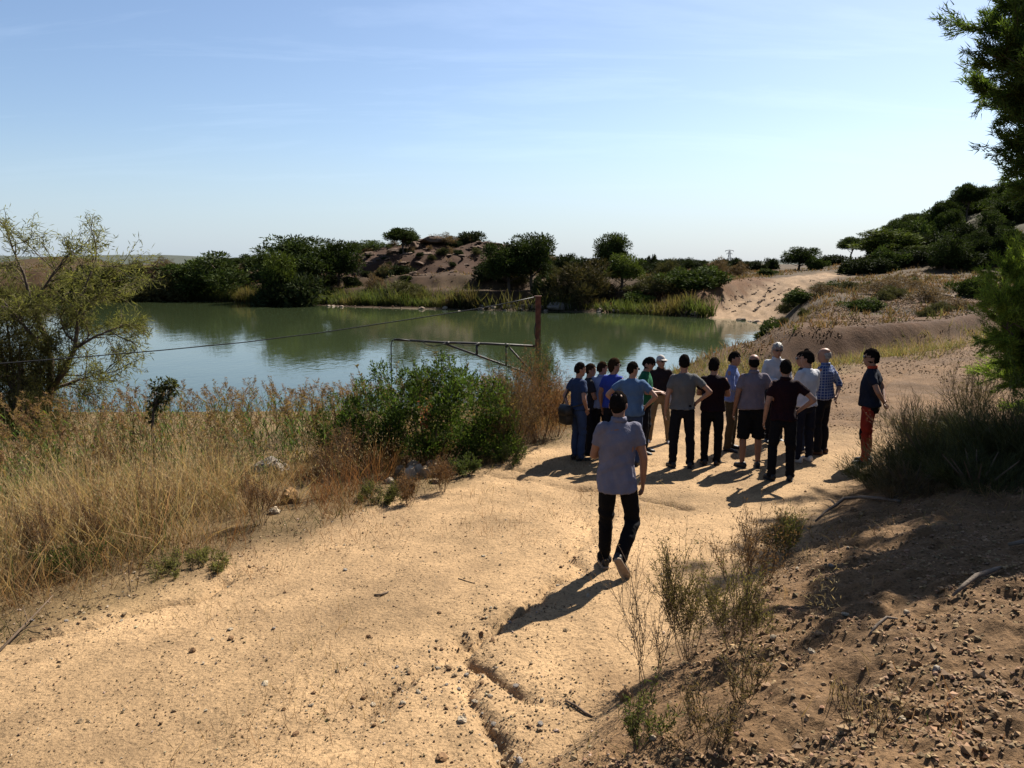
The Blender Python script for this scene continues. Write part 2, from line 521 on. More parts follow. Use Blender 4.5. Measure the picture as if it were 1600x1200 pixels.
def height(x, y, fine=True):
    x = np.asarray(x, float); y = np.asarray(y, float)
    d = np.hypot(x, y)
    zn, s, w, sr, sl, par = near_h(x, y)
    onroad = smooth(0.5, -0.4, np.abs(s) - w) * (d < 60)
    if fine:
        rough = 0.25 + 0.75 * (1 - onroad)
        zn = zn + 0.075 * fbm(x * 6.5, y * 6.5, 3, 35) * smooth(0.0, .5, sr) * smooth(14, 9, d) + 0.05 * fbm(x / 1.3, y / 1.3, 3, 31) * (0.7 + 1.2 * smooth(0, 1, sr)) + 0.03 * fbm(x * 3.2, y * 3.2, 3, 33) * rough * (1 + 0.8 * smooth(0, .6, sr))
        zn = zn + smooth(5.0, 6.2, par) * (x > 5) * (d < 60) * (0.10 * fbm(x * 1.3, y * 1.3, 4, 36) + 0.05 * fbm(x * 4, y * 4, 2, 37))
        for g, dep in zip(GULLY_W, GULLY_D):
            x0, y0 = g.min(0) - 1; x1, y1 = g.max(0) + 1
            m = (x > x0) & (x < x1) & (y > y0) & (y < y1)
            if m.any():
                xm, ym = x[m], y[m]
                wob = 0.16 * fbm(xm * 2.0, ym * 2.0, 4, 41)
                q, _, _ = seg_dist(xm + wob, ym - wob, g, False)
                ww = 0.055 * (1 + 1.0 * (fbm(xm * 1.7, ym * 1.7, 2, 43) + .1))
                cut = .35 + .65 * smooth(-.22, .12, fbm(xm * 1.6, ym * 1.6, 2, 45))
                dz = -dep * (0.38 * np.exp(-(q / (2.6 * ww)) ** 2) + 0.75 * cut * np.exp(-(q / (0.75 * ww)) ** 2)) + 0.035 * fbm(xm * 7, ym * 7, 3, 47) * np.exp(-(q / (3.2 * ww)) ** 2) + 0.008 * np.exp(-((q - 2.2 * ww) / ww) ** 2)
                zn[m] = zn[m] + dz
    zf = field_h(x, y)
    # earth scarp between the near ground and the field
    t = y - scarp_line(x) + 1.0 * fbm(x / 4.0, y / 9, 3, 51) + 0.14 * fbm(x * .5, y * .3, 2, 53)
    xl = np.interp(y, [20, 27.5, 36, 47, 58, 78, 100], [8.2, 8.9, 12.3, 16.2, 20.0, 20.0, -400])
    zn = zn - 0.55 * np.exp(-((t + 1.3) / 1.9) ** 2) * (t < 3) * smooth(7.5, 9.5, x) * smooth(26, 17, x)
    wd = lerp(1.0, 0.38, smooth(10.5, 13.5, x))
    up = smooth(-wd, wd, t) * smooth(-0.9, 0.9, x - xl + 1.2 * fbm(x / 2, y / 2, 3, 52))
    up = np.where(y > 62, 1.0, up)
    z = lerp(zn, zf + 0.30 * np.exp(-t * t / 6), up)
    # pond
    dp = pond_sd(x, y) + 0.5 * fbm(x / 3, y / 3, 3, 61) * smooth(20, 40, d)
    near = smooth(36, 27, y) * smooth(9, 5, x)
    farb = smooth(78, 96, y + 0.1 * x)
    W = 4.5 + 7.5 * near + 12.0 * farb
    q = np.clip(dp / W, 0, 1)
    f = q * q * (3 - 2 * q) * 0.45 + 0.55 * (1 - (1 - q) ** 2)
    qq = q + 0.16 * fbm(x / 5, y / 5, 3, 62)
    f = lerp(f, np.clip(0.16 * q + 0.50 * smooth(0.30, 0.46, qq) + 0.34 * smooth(0.62, 0.80, qq), 0, 1), farb * smooth(34, 22, x))
    z = np.where(dp > 0, lerp(ZW - 0.02, z, f) , ZW - 0.02 + np.maximum(dp * 0.35, -1.6))
    # ramp of bare earth on the other side
    rd, rs, rp = seg_dist(x, y, RAMP, False)
    rz = np.interp(rp, np.arange(len(RAMP)), RAMP_Z)
    rw = np.interp(rp, np.arange(len(RAMP)), RAMP_W)
    m = smooth(np.where(rs > 0, 8.0, 1.8), -0.6, rd - rw) * (dp > -1)
    z = lerp(z, rz + 0.22 * fbm(x / 1.5, y / 1.5, 3, 71) - 0.22 * np.abs(np.sin(rs * 1.9 + fbm(x / 4, y / 4, 2, 72) * 5)) ** 5 - 0.05 * np.clip(rs - rw, 0, 3), m)
    return z


def h1(x, y):
    return float(height(np.array([float(x)]), np.array([float(y)]))[0])


def ground_at(px, py, tmin=2.0, tmax=400.0):
    """where the ground is seen at a pixel of the photograph"""
    d = ray(px, py)
    t = np.exp(np.linspace(math.log(tmin), math.log(tmax), 1600))
    P = np.array([0, 0, EYE]) + d * t[:, None]
    hh = height(P[:, 0], P[:, 1])
    k = np.argmax(P[:, 2] < hh)
    if P[k, 2] >= hh[k]: k = len(t) - 1
    p = P[k].copy(); p[2] = hh[k]
    return p


def make_ground():
    r = np.concatenate([np.exp(np.linspace(math.log(0.4), math.log(3.0), 26, endpoint=False)),
                        np.exp(np.linspace(math.log(3.0), math.log(12.5), 290, endpoint=False)),
                        np.exp(np.linspace(math.log(12.5), math.log(22), 60, endpoint=False)),
                        np.exp(np.linspace(math.log(22), math.log(210), 195, endpoint=False)),
                        np.exp(np.linspace(math.log(210), math.log(9000), 46))])
    a = np.concatenate([np.linspace(-180, -42, 36, endpoint=False), np.linspace(-42, 42, 390, endpoint=False), np.linspace(42, 180, 36, endpoint=False)])
    a = np.radians(a)
    nr, na = len(r), len(a)
    RR, AA = np.meshgrid(r, a, indexing='ij')
    X = RR * np.sin(AA); Y = RR * np.cos(AA)
    Z = height(X.ravel(), Y.ravel()).reshape(X.shape)
    # colours of the ground, with scarp shade and ridge haze painted in
    x, y = X.ravel(), Y.ravel(); d = np.hypot(x, y)
    _, s, w, sr, sl, par = near_h(x, y)
    nz = fbm(x / 1.1, y / 1.1, 4, 81)
    nb = fbm(x / 7, y / 7, 4, 82)
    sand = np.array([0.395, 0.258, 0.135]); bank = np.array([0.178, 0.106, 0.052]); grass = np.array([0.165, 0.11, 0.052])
    red = np.array([0.095, 0.043, 0.015]); field = np.array([0.072, 0.045, 0.020]); pale = np.array([0.30, 0.20, 0.118]); wet = np.array([0.10, 0.08, 0.05])
    c = np.tile(field, (len(x), 1)) * (1 + 0.5 * nb[:, None])
    nearm = smooth(0.3, -0.5, y - scarp_line(x))[:, None]
    cn_ = np.tile(sand, (len(x), 1))
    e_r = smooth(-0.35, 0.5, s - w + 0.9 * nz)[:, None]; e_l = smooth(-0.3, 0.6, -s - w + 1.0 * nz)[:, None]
    far_t = smooth(5.0, 6.2, par + .5 * nz)[:, None]
    cn_ = lerp(cn_, np.array([0.135, 0.078, 0.040]), 0.92 * far_t)
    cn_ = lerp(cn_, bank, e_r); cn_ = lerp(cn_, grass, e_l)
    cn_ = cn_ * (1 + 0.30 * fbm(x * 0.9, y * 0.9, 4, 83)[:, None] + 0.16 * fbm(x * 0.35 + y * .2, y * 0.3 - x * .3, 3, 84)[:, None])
    # darker trodden line along the gullies' gravel
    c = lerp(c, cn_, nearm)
    # red soil: scarp, the broken ground beyond it, the knoll and the far bank
    t = y - scarp_line(x)
    rm = np.exp(-(np.clip(t - 6, -6.5, 99) / 9) ** 2) * (x > 6) * (t > -1.2) * smooth(-0.35, 0.3, nb + 0.25)
    c = lerp(c, red, (0.85 * rm)[:, None])
    c = lerp(c, red * np.array([.72, .72, .72]), (0.9 * np.exp(-((t + .1) / 1.1) ** 2) * smooth(7.5, 9, x) * (x < 30))[:, None])  # red scarp soil, darkened further to stand in for the face's shade
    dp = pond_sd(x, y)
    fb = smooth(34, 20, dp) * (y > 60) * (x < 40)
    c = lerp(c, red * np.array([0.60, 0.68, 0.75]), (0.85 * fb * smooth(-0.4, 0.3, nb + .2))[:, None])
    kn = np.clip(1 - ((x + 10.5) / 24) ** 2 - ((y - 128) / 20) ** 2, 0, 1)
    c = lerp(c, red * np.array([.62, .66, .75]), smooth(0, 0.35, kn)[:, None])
    rd, rs, rp = seg_dist(x, y, RAMP, False)
    rw = np.interp(rp, np.arange(len(RAMP)), RAMP_W)
    rmk = smooth(0.9, -0.9, rd - rw + 1.2 * nz) * (y > 60)
    c = lerp(c, pale, (0.92 * rmk * (1 - .35 * smooth(.05, .3, fbm(x * .8, y * .25, 3, 85))))[:, None])
    rb = smooth(16, 4, rd) * (1 - rmk) * (y > 70) * (rp < 3) * (rs < 0)
    c = lerp(c, red * 1.25, (0.8 * rb)[:, None])
    sh = np.exp(-(np.clip(dp, 0, None) / 1.0) ** 2) * (y > 34)
    c = lerp(c, np.where((x > 8)[:, None], pale * 1.1, wet), (0.8 * sh)[:, None])
    hill = smooth(2.4, 4.0, Z.ravel() + nb) * (x > 30) * smooth(80, 95, y)
    c = lerp(c, np.array([0.05, 0.045, 0.022]), (0.85 * hill)[:, None])
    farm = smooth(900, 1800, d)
    c = lerp(c, np.array([0.07, 0.08, 0.065]), farm[:, None])  # distant ground tinted bluish grey in place of haze
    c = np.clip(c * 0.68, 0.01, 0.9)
    V = np.stack([x, y, Z.ravel()], -1)
    i, j = np.meshgrid(np.arange(nr - 1), np.arange(na), indexing='ij'); k = (j + 1) % na
    F = np.stack([i * na + j, i * na + k, (i + 1) * na + k, (i + 1) * na + j], -1).reshape(-1, 4)
    F = F[:, ::-1]
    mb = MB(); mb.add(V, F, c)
    ci = mb.n
    mb.add([[0, 0, Z[0].mean()]], np.zeros((0, 3), int), bank)
    jj = np.arange(na)
    mb.f.append((np.stack([(jj + 1) % na, jj, np.full(na, ci)], -1), 0))
    m, N, L, out = new_mat('earth')
    at = N.new('ShaderNodeAttribute'); at.attribute_name = 'Col'
    geo = N.new('ShaderNodeNewGeometry')
    n1 = noise_node(N, L, 2.6, 6, 0.6, geo.outputs['Position'])
    n2 = noise_node(N, L, 38.0, 5, 0.65, geo.outputs['Position'])
    n3 = noise_node(N, L, 0.35, 4, 0.55, geo.outputs['Position'])
    c1 = vary_col(N, L, at.outputs['Color'], n1.outputs['Fac'], 0.78, 1.18)
    c2 = vary_col(N, L, c1, n2.outputs['Fac'], 0.74, 1.18)
    c3 = vary_col(N, L, c2, n3.outputs['Fac'], 0.82, 1.16)
    # coarse grit: dark and pale grains
    vo = N.new('ShaderNodeTexVoronoi'); vo.inputs['Scale'].default_value = 55; L.new(geo.outputs['Position'], vo.inputs['Vector'])
    vs = N.new('ShaderNodeSeparateColor'); L.new(vo.outputs['Color'], vs.inputs[0])
    g1 = N.new('ShaderNodeMapRange'); g1.inputs['From Min'].default_value = 0.80; g1.inputs['From Max'].default_value = 0.95
    g1.inputs['To Min'].default_value = 1.0; g1.inputs['To Max'].default_value = 0.62; L.new(vs.outputs['Red'], g1.inputs['Value'])
    c4 = N.new('ShaderNodeVectorMath'); c4.operation = 'SCALE'; L.new(c3, c4.inputs[0]); L.new(g1.outputs[0], c4.inputs['Scale'])
    p = N.new('ShaderNodeBsdfPrincipled'); p.inputs['Roughness'].default_value = 0.95; p.inputs['Specular IOR Level'].default_value = 0.12
    L.new(c4.outputs[0], p.inputs['Base Color'])
    b1 = N.new('ShaderNodeBump'); b1.inputs['Strength'].default_value = 0.75; b1.inputs['Distance'].default_value = 0.02
    L.new(n2.outputs['Fac'], b1.inputs['Height'])
    n4 = noise_node(N, L, 9.0, 6, 0.7, geo.outputs['Position'])
    b2 = N.new('ShaderNodeBump'); b2.inputs['Strength'].default_value = 0.7; b2.inputs['Distance'].default_value = 0.05
    L.new(n4.outputs['Fac'], b2.inputs['Height']); L.new(b1.outputs[0], b2.inputs['Normal'])
    L.new(b2.outputs[0], p.inputs['Normal']); L.new(p.outputs[0], out.inputs['Surface'])
    o = mb.build('ground', m, smooth_shade=True)
    tag(o, 'sandy dirt track, earth banks and dry plain around the pond', kind='structure')
    return o


make_ground()


def make_water():
    x0, x1, y0, y1 = -135.0, 48.0, 18.0, 140.0
    mb = MB()
    mb.add([[x0, y0, ZW], [x1, y0, ZW], [x1, y1, ZW], [x0, y1, ZW]], [[0, 1, 2, 3]])
    m, N, L, out = new_mat('pond_water')
    geo = N.new('ShaderNodeNewGeometry')
    p = N.new('ShaderNodeBsdfPrincipled')
    p.inputs['Base Color'].default_value = (0.026, 0.036, 0.016, 1)
    p.inputs['Roughness'].default_value = 0.04; p.inputs['IOR'].default_value = 1.333
    mp = N.new('ShaderNodeMapping'); mp.inputs['Scale'].default_value = (1.0, 0.55, 1); mp.inputs['Rotation'].default_value = (0, 0, R(-15))
    L.new(geo.outputs['Position'], mp.inputs[0])
    n = noise_node(N, L, 3.2, 3, 0.5, mp.outputs[0])
    n2 = noise_node(N, L, 0.5, 3, 0.5, mp.outputs[0])
    ad = N.new('ShaderNodeMath'); ad.operation = 'MULTIPLY_ADD'; ad.inputs[1].default_value = 2.0
    L.new(n2.outputs['Fac'], ad.inputs[0]); L.new(n.outputs['Fac'], ad.inputs[2])
    bm = N.new('ShaderNodeBump'); bm.inputs['Strength'].default_value = 0.5; bm.inputs['Distance'].default_value = 0.012
    L.new(ad.outputs[0], bm.inputs['Height']); L.new(bm.outputs[0], p.inputs['Normal'])
    L.new(p.outputs[0], out.inputs['Surface'])
    o = mb.build('pond_water', m)
    tag(o, 'still green pond reflecting the far bank and sky', kind='structure')


make_water()

# ------------------------------------------------------------------ vegetation
LEAF_V = np.array([(0, 0, 0), (0.5, 0.03, 0.5), (0, 0.1, 1.0), (-0.5, 0.03, 0.5)])
LEAF_F = np.array([[0, 1, 2, 3]])
BLADE_V = np.array([(-.5, 0, 0), (.5, 0, 0), (-.42, .10, .5), (.42, .10, .5), (-.06, .42, 1.0), (.06, .42, 1.0)])
BLADE_F = np.array([[0, 1, 3, 2], [2, 3, 5, 4]])


def add_leaves(mb, rng, pos, d, length, width, cols, mat=0):
    n = len(pos)
    X, Y, Z = frames(d, rng)
    length = np.broadcast_to(length, (n,))[:, None]; width = np.broadcast_to(width, (n,))[:, None]
    scatter(mb, LEAF_V, LEAF_F, pos, X * width, Y * length, Z * length, cols, mat)


def clump_leaves(mb, rng, centres, radii, per, length, width, base, tip, up=0.35, shell=0.55, mat=0, flat=1.0):
    """leaf clumps: leaves fill each clump, thicker towards its outside"""
    C = np.repeat(centres, per, 0); Rr = np.repeat(radii, per)
    n = len(C)
    dv = rdirs(rng, n)
    rad = (shell + (1 - shell) * rng.random(n)) * rng.random(n) ** 0.22
    pos = C + dv * (Rr * rad)[:, None] * np.array([1, 1, flat])
    d = dv + np.array([0, 0, up]) + 0.55 * rng.normal(size=(n, 3))
    t = np.clip(rng.random(n) ** 1.5, 0, 1)[:, None]
    cl = np.repeat(rng.uniform(0.8, 1.2, (len(centres), 1)), per, 0)
    cols = np.clip((np.asarray(base) * (1 - t) + np.asarray(tip) * t) * rng.uniform(0.75, 1.25, (n, 1)) * cl, 0, 1)
    add_leaves(mb, rng, pos, d, length * rng.uniform(0.6, 1.3, n), width * rng.uniform(0.7, 1.2, n), cols, mat)


def pine_meshes(seed, h, w, style, base=(0.030, 0.048, 0.014), tip=(0.115, 0.15, 0.038), nclump=84, per=150, leaf=0.36):
    """a pine of height h and crown width w: returns trunk mesh and crown mesh, base at the origin"""
    rng = np.random.default_rng(seed)
    mt, mc = MB(), MB()
    lean = rng.uniform(-.06, .06, 2) * h
    top = np.array([lean[0], lean[1], h * 0.86])
    cz, rz = {'umbrella': (0.70, 0.29), 'round': (0.50, 0.50), 'full': (0.42, 0.57)}[style]
    trunk = [np.array([0, 0, -0.25])] + [top * t + np.array([rng.normal() * .02 * h, rng.normal() * .02 * h, 0]) for t in (0.15, 0.35, 0.55, 0.75, 1.0)]
    tube(mt, trunk, np.array([0.030, 0.026, 0.023, 0.019, 0.013, 0.005]) * h, 7)
    # clump centres on and in a lobed ellipsoid
    C = []; Rd = []
    lob = rng.uniform(0, 6.28, 3)
    while len(C) < nclump:
        d = rdirs(rng, 1)[0]
        if d[2] < -0.55 and style != 'full': continue
        az = math.atan2(d[1], d[0])
        k = 1 + 0.16 * math.sin(2 * az + lob[0]) + 0.14 * math.sin(3 * az + lob[1]) + 0.08 * math.sin(5 * az + lob[2])
        rr = rng.uniform(0.45, 0.92) if rng.random() < 0.75 else rng.uniform(0.1, 0.5)
        p = np.array([d[0] * w / 2 * k * rr, d[1] * w / 2 * k * rr, h * cz + d[2] * rz * h * rr * (1.0 if d[2] > 0 else 0.75)])
        p[:2] += lean * 0.8
        C.append(p); Rd.append(w * rng.uniform(0.11, 0.19))
    C = np.array(C); Rd = np.array(Rd)
    clump_leaves(mc, rng, C, Rd, per, leaf, leaf * 0.33, base, tip, up=0.5, flat=0.8)
    # limbs from the trunk to some clumps
    for i in rng.choice(nclump, min(16, nclump), False):
        z0 = max(0.18 * h, C[i][2] - 0.28 * h * rng.uniform(.5, 1))
        t = min(z0 / (h * .86), 1)
        a = top * t
        mid = (a + C[i]) / 2 + np.array([0, 0, -0.02 * h])
        tube(mt, [a, mid, C[i]], np.array([0.011, 0.008, 0.003]) * h, 5)
    return mt.mesh('trunk', M['bark']), mc.mesh('crown', M['needle'])


def bush_meshes(seed, h, w, base, tip, nclump=30, per=110, leaf=0.16, aspect=0.4, mat='leaf', stems=7, low=0.05, up=0.4):
    rng = np.random.default_rng(seed)
    ms, mc = MB(), MB()
    C = []; Rd = []
    lob = rng.uniform(0, 6.28, 3)
    for _ in range(nclump):
        d = rdirs(rng, 1)[0]; d[2] = abs(d[2])
        az = math.atan2(d[1], d[0])
        k = 1 + 0.2 * math.sin(2 * az + lob[0]) + 0.16 * math.sin(3 * az + lob[1])
        rr = rng.uniform(0.35, 0.9)
        C.append([d[0] * w / 2 * k * rr, d[1] * w / 2 * k * rr, h * (low + (0.86 - low) * d[2] * rr * (1 + 0.22 * math.sin(4 * az + lob[2])))])
        Rd.append(min(w, 1.6 * h) * rng.uniform(0.10, 0.19))
    C = np.array(C); Rd = np.array(Rd)
    C[:, 2] = np.maximum(C[:, 2], Rd * 0.5)
    clump_leaves(mc, rng, C, Rd, per, leaf, leaf * aspect, base, tip, up=up)
    for i in rng.choice(nclump, min(stems, nclump), False):
        tube(ms, [np.array([rng.normal() * .06 * w, rng.normal() * .06 * w, -0.1 * h]), C[i] * [0.45, 0.45, 0.55], C[i]], np.array([0.02, 0.014, 0.006]) * h, 5)
    return ms.mesh('stems', M['twig']), mc.mesh('foliage', M[mat])


def plant(name, meshes, parts, loc, sx=1.0, sz=1.0, rz=0.0, label=None, cat=None, group=None):
    e = empty(name, loc, rz)
    e.scale = (sx, sx, sz)
    for me, p in zip(meshes, parts):
        link(p, me, e)
    tag(e, label, cat, group)
    return e


rngG = np.random.default_rng(7)
PINES = {}
for i, (st, hh, ww) in enumerate([('umbrella', 6.5, 6.0), ('round', 7.0, 6.4), ('full', 6.0, 6.6), ('umbrella', 6.0, 5.2), ('round', 6.5, 5.2), ('full', 7.0, 5.6)]):
    PINES[i] = (pine_meshes(100 + i, hh, ww, st), hh, ww)
PINE_BRIGHT = {k: (pine_meshes(120 + k, hh, ww, st, (0.05, 0.07, 0.016), (0.22, 0.27, 0.05), 70, 150), hh, ww) for k, (st, hh, ww) in enumerate([('round', 6.5, 6.0), ('full', 5.0, 5.6)])}
BUSHES = {
    'dark': (bush_meshes(140, 2.0, 2.6, (0.026, 0.037, 0.015), (0.06, 0.075, 0.025), 36, 150, 0.20, mat='leaf_far'), 2.0, 2.6),
    'green': (bush_meshes(141, 2.0, 2.6, (0.055, 0.08, 0.02), (0.12, 0.16, 0.04), 36, 150, 0.20, mat='leaf_far'), 2.0, 2.6),
    'olive': (bush_meshes(142, 2.0, 2.6, (0.10, 0.10, 0.04), (0.18, 0.16, 0.07), 34, 140, 0.24, 0.2, mat='leaf_far', up=0.9), 2.0, 2.6),
    'dry': (bush_meshes(143, 2.0, 2.6, (0.12, 0.085, 0.045), (0.2, 0.14, 0.07), 30, 120, 0.20, 0.16, 'dry', up=0.8), 2.0, 2.6),
    'tamarisk': (bush_meshes(144, 3.4, 3.6, (0.085, 0.08, 0.035), (0.17, 0.125, 0.055), 48, 170, 0.32, 0.16, mat='leaf_far', up=0.9), 3.4, 3.6),
}
TR = ('trunk', 'crown'); ST = ('stems', 'foliage')


BB = {}
BBK = []


def far_plant(kind, src, px, y, top, wpx, label, group=None, cat=None, name=None):
    """a plant whose top is seen at pixel row top, at depth y, wpx pixels wide in the photograph"""
    meshes, hh, ww = src; BBK.append(src)
    p = at_dist(px, y, top)
    g = h1(p[0], p[1])
    co = np.concatenate([np.array([q for v in me.vertices for q in v.co]).reshape(-1, 3) for me in meshes[1:]]) if id(src) not in BB else None
    if co is not None: BB[id(src)] = (np.percentile(co[:, 2], 99.5), sum(np.percentile(co[:, q], 97.5) - np.percentile(co[:, q], 2.5) for q in (0, 1)) / 2)
    hh, ww = BB[id(src)]
    k = y / FPX / (FW[1])
    W = wpx * k
    H = max(p[2] - g, 0.9 if y > 70 else 0.3, 0.42 * W if kind == 'bush' else 0)
    sx = W / ww
    nm = name or ('pine_tree' if kind == 'pine' else 'bush')
    return plant(nm, meshes, TR if kind == 'pine' else ST, (p[0], p[1], g), sx, H / hh, rngG.uniform(0, 6.28), label, cat or ('tree' if kind == 'pine' else 'bush'), group)


FB = 'trees and bushes on the far bank of the pond'
far_list = [
    ('pine', PINES[2], 322, 112, 397, 108, 'low wide dark pine at the left end of the far bank, nearest the tamarisk'),
    ('pine', PINES[0], 366, 128, 403, 34, 'small pale pine just right of the low wide dark pine on the far bank'),
    ('pine', PINES[1], 470, 108, 371, 100, 'largest dark round pine on the far bank left of the rocky knoll'),
    ('pine', PINE_BRIGHT[0], 425, 99, 396, 56, 'light green cone shaped pine in front of the largest dark pine'),
    ('pine', PINES[4], 405, 118, 397, 44, 'pale green pine on the skyline behind the light green cone shaped pine'),
    ('pine', PINES[4], 527, 108, 377, 50, 'rounded pine between the largest dark pine and the rocky knoll'),
    ('pine', PINES[2], 582, 131, 376, 76, 'spreading low pine on the left shoulder of the rocky knoll'),
    ('pine', PINES[3], 631, 121, 357, 46, 'umbrella pine with bare trunk standing against the sky on the rocky knoll'),
    ('pine', PINES[3], 682, 138, 373, 30, 'small pine showing above the flat rock on top of the knoll'),
    ('pine', PINES[1], 832, 96, 367, 66, 'tall dark domed pine behind the rusty post'),
    ('pine', PINES[4], 795, 95, 380, 60, 'lower pine crown joined to the left of the tall domed pine'),
    ('pine', PINES[1], 957, 105, 366, 48, 'open crowned pine with visible limbs on the skyline right of the post'),
    ('pine', PINE_BRIGHT[0], 971, 92, 398, 48, 'bright green round young pine below the open crowned pine'),
    ('bush', BUSHES['tamarisk'], 912, 88.5, 409, 92, 'brownish feathery tamarisk on the far shore right of the post'),
    ('bush', BUSHES['dark'], 884, 112, 398, 36, 'dark bush on the skyline left of the brownish tamarisk'),
    ('bush', BUSHES['green'], 1050, 91, 421, 56, 'rounded green bush on the bare slope between the young pine and the ramp'),
    ('pine', PINES[5], 1106, 93, 417, 30, 'compact dark pine beside the top of the bare red bank'),
    ('bush', BUSHES['olive'], 1030, 88, 440, 70, 'olive bush at the waterline near the middle of the far shore'),
    ('bush', BUSHES['green'], 1088, 84.5, 446, 76, 'dense dark green bush at the foot of the red bank by the water'),
    ('bush', BUSHES['green'], 1000, 87, 461, 46, 'small yellow green bush low on the far shore'),
    ('bush', BUSHES['dark'], 860, 90, 430, 40, 'dark bush at the foot of the tall domed pine'),
    ('bush', BUSHES['olive'], 640, 98, 443, 60, 'feathery olive bush among the reeds below the knoll'),
    ('bush', BUSHES['dry'], 715, 92, 452, 48, 'pale dry bush at the right end of the far reeds'),
    ('bush', BUSHES['dry'], 700, 124, 420, 40, 'dry brown bush on the slope of the knoll under the flat rock'),
    ('bush', BUSHES['dark'], 640, 130, 391, 26, 'dark bush at the foot of the umbrella pine on the knoll'),
    ('bush', BUSHES['dark'], 735, 128, 402, 44, 'dark bush on the right slope of the knoll'),
    ('bush', BUSHES['dark'], 765, 112, 410, 40, 'dark bush between the knoll and the domed pine'),
    ('bush', BUSHES['dry'], 610, 112, 418, 44, 'dry bush under the lowest ledge of the knoll'),
    ('bush', BUSHES['dark'], 450, 99, 428, 90, 'dark undergrowth beneath the largest dark pine'),
    ('bush', BUSHES['olive'], 245, 112, 428, 90, 'grey green scrub on the far shore beside the tamarisk tree'),
    ('bush', BUSHES['dark'], 160, 113, 418, 110, 'dark scrub on the far shore seen through the tamarisk tree'),
    ('bush', BUSHES['green'], 1311, 67, 446, 44, 'tall green bush standing at the right foot of the ramp'),
    ('bush', BUSHES['green'], 1255, 62, 470, 46, 'grey green bush by the water edge below the ramp'),
]
for k, s, px, y, top, w, lab in far_list:
    far_plant(k, s, px, y, top, w, lab, FB)

SK = 'dark bushes along the skyline beyond the pond'
for (px, y, top, w) in [(1022, 150, 399, 16), (1004, 150, 408, 40), (1045, 155, 406, 30), (1070, 158, 404, 30), (1095, 150, 407, 30), (1125, 155, 406, 28), (1150, 160, 404, 34), (1180, 150, 408, 30), (1205, 160, 404, 22), (935, 145, 405, 40), (705, 150, 398, 30), (1078, 142, 408, 40)]:
    far_plant('bush', BUSHES['dark'], px, y, top, w, 'small dark bush in the row along the skyline beyond the pond', SK)
# right: the hill and its foot
for k, s, px, y, top, w, lab in [
    ('pine', PINES[4], 1250, 132, 387, 44, 'lone dark pine at the top of the ramp'),
    ('bush', BUSHES['green'], 1277, 128, 402, 24, 'light green bush touching the lone pine at the top of the ramp'),
    ('bush', BUSHES['dark'], 1298, 140, 399, 40, 'rounded bush between the lone pine and the hillside trees'),
    ('pine', PINES[3], 1333, 165, 371, 36, 'umbrella pine at the lower left tip of the hillside wood'),
    ('pine', PINES[0], 1362, 170, 369, 32, 'second umbrella pine along the lower edge of the hill skyline'),
    ('pine', PINE_BRIGHT[0], 1397, 118, 358, 78, 'large light green pine with a forked trunk at the foot of the hill'),
    ('pine', PINE_BRIGHT[0], 1448, 114, 384, 48, 'smaller light green pine right of the forked pine at the foot of the hill'),
    ('pine', PINES[0], 1432, 178, 334, 40, 'open crowned pine on the skyline halfway up the hill'),
    ('pine', PINES[0], 1541, 190, 295, 54, 'topmost umbrella pine on the crest of the hill'),
    ('pine', PINE_BRIGHT[0], 1447, 150, 353, 46, 'light green pine in the middle of the wooded slope'),
    ('pine', PINE_BRIGHT[1], 1545, 145, 328, 60, 'big pale green pine high on the wooded slope under the crest'),
    ('pine', PINE_BRIGHT[1], 1590, 128, 340, 60, 'pale green pine high on the slope behind the near pine'),
    ('pine', PINE_BRIGHT[1], 1555, 108, 378, 52, 'green pine low on the slope behind the near pine'),
    ('bush', BUSHES['green'], 1214, 45, 500, 46, 'green broom bush on the lip of the earth bank by the water'),
    ('bush', BUSHES['green'], 1347, 42, 494, 46, 'green broom bush alone on the broken red ground'),
    ('bush', BUSHES['green'], 1522, 52, 432, 46, 'tall dark green broom bush at the field edge near the near pine'),
    ('bush', BUSHES['olive'], 1240, 67, 461, 44, 'olive bush at the right foot of the ramp by the water'),
    ('bush', BUSHES['dry'], 1277, 71, 455, 44, 'brown bush on the right side of the ramp'),
    ('bush', BUSHES['green'], 1293, 82, 444, 36, 'small green bush on the right side of the ramp, higher up'),
    ('bush', BUSHES['dark'], 1340, 112, 402, 50, 'dark bush at the hill foot under the left umbrella pine'),
    ('bush', BUSHES['dark'], 1372, 108, 404, 50, 'dark bush at the hill foot left of the forked pine'),
    ('bush', BUSHES['dark'], 1420, 112, 400, 50, 'dark bush between the two light green pines at the hill foot'),
    ('bush', BUSHES['dark'], 1475, 108, 396, 56, 'dark bush right of the smaller light green pine at the hill foot'),
    ('bush', BUSHES['dark'], 1515, 104, 394, 56, 'dark bush at the hill foot close to the near pine'),
    ('bush', BUSHES['green'], 1198, 108, 420, 22, 'small yellow green bush at the left lip of the ramp'),
    ('bush', BUSHES['dry'], 1450, 48, 470, 66, 'wide grey brown dry bush in the middle of the field'),
    ('bush', BUSHES['dry'], 1385, 55, 455, 60, 'low dry bush left of the wide grey brown bush'),
    ('bush', BUSHES['dry'], 1285, 60, 482, 40, 'dry bush below the tall green bush at the foot of the ramp'),
    ('bush', BUSHES['olive'], 1466, 40, 496, 34, 'small olive tuft in front of the wide dry bush'),
    ('bush', BUSHES['olive'], 1330, 62, 450, 30, 'small olive bush right of the tall green bush at the ramp'),
    ('bush', BUSHES['dry'], 1420, 62, 444, 50, 'low brown bush far back in the dry field'),
    ('bush', BUSHES['olive'], 1400, 52, 452, 40, 'low yellow green bush in the dry field'),
    ('bush', BUSHES['dry'], 1500, 41, 492, 50, 'dry twiggy bush by the track beside the near pine'),
]:
    far_plant(k, s, px, y, top, w, lab, 'plants of the right hand slope and field')

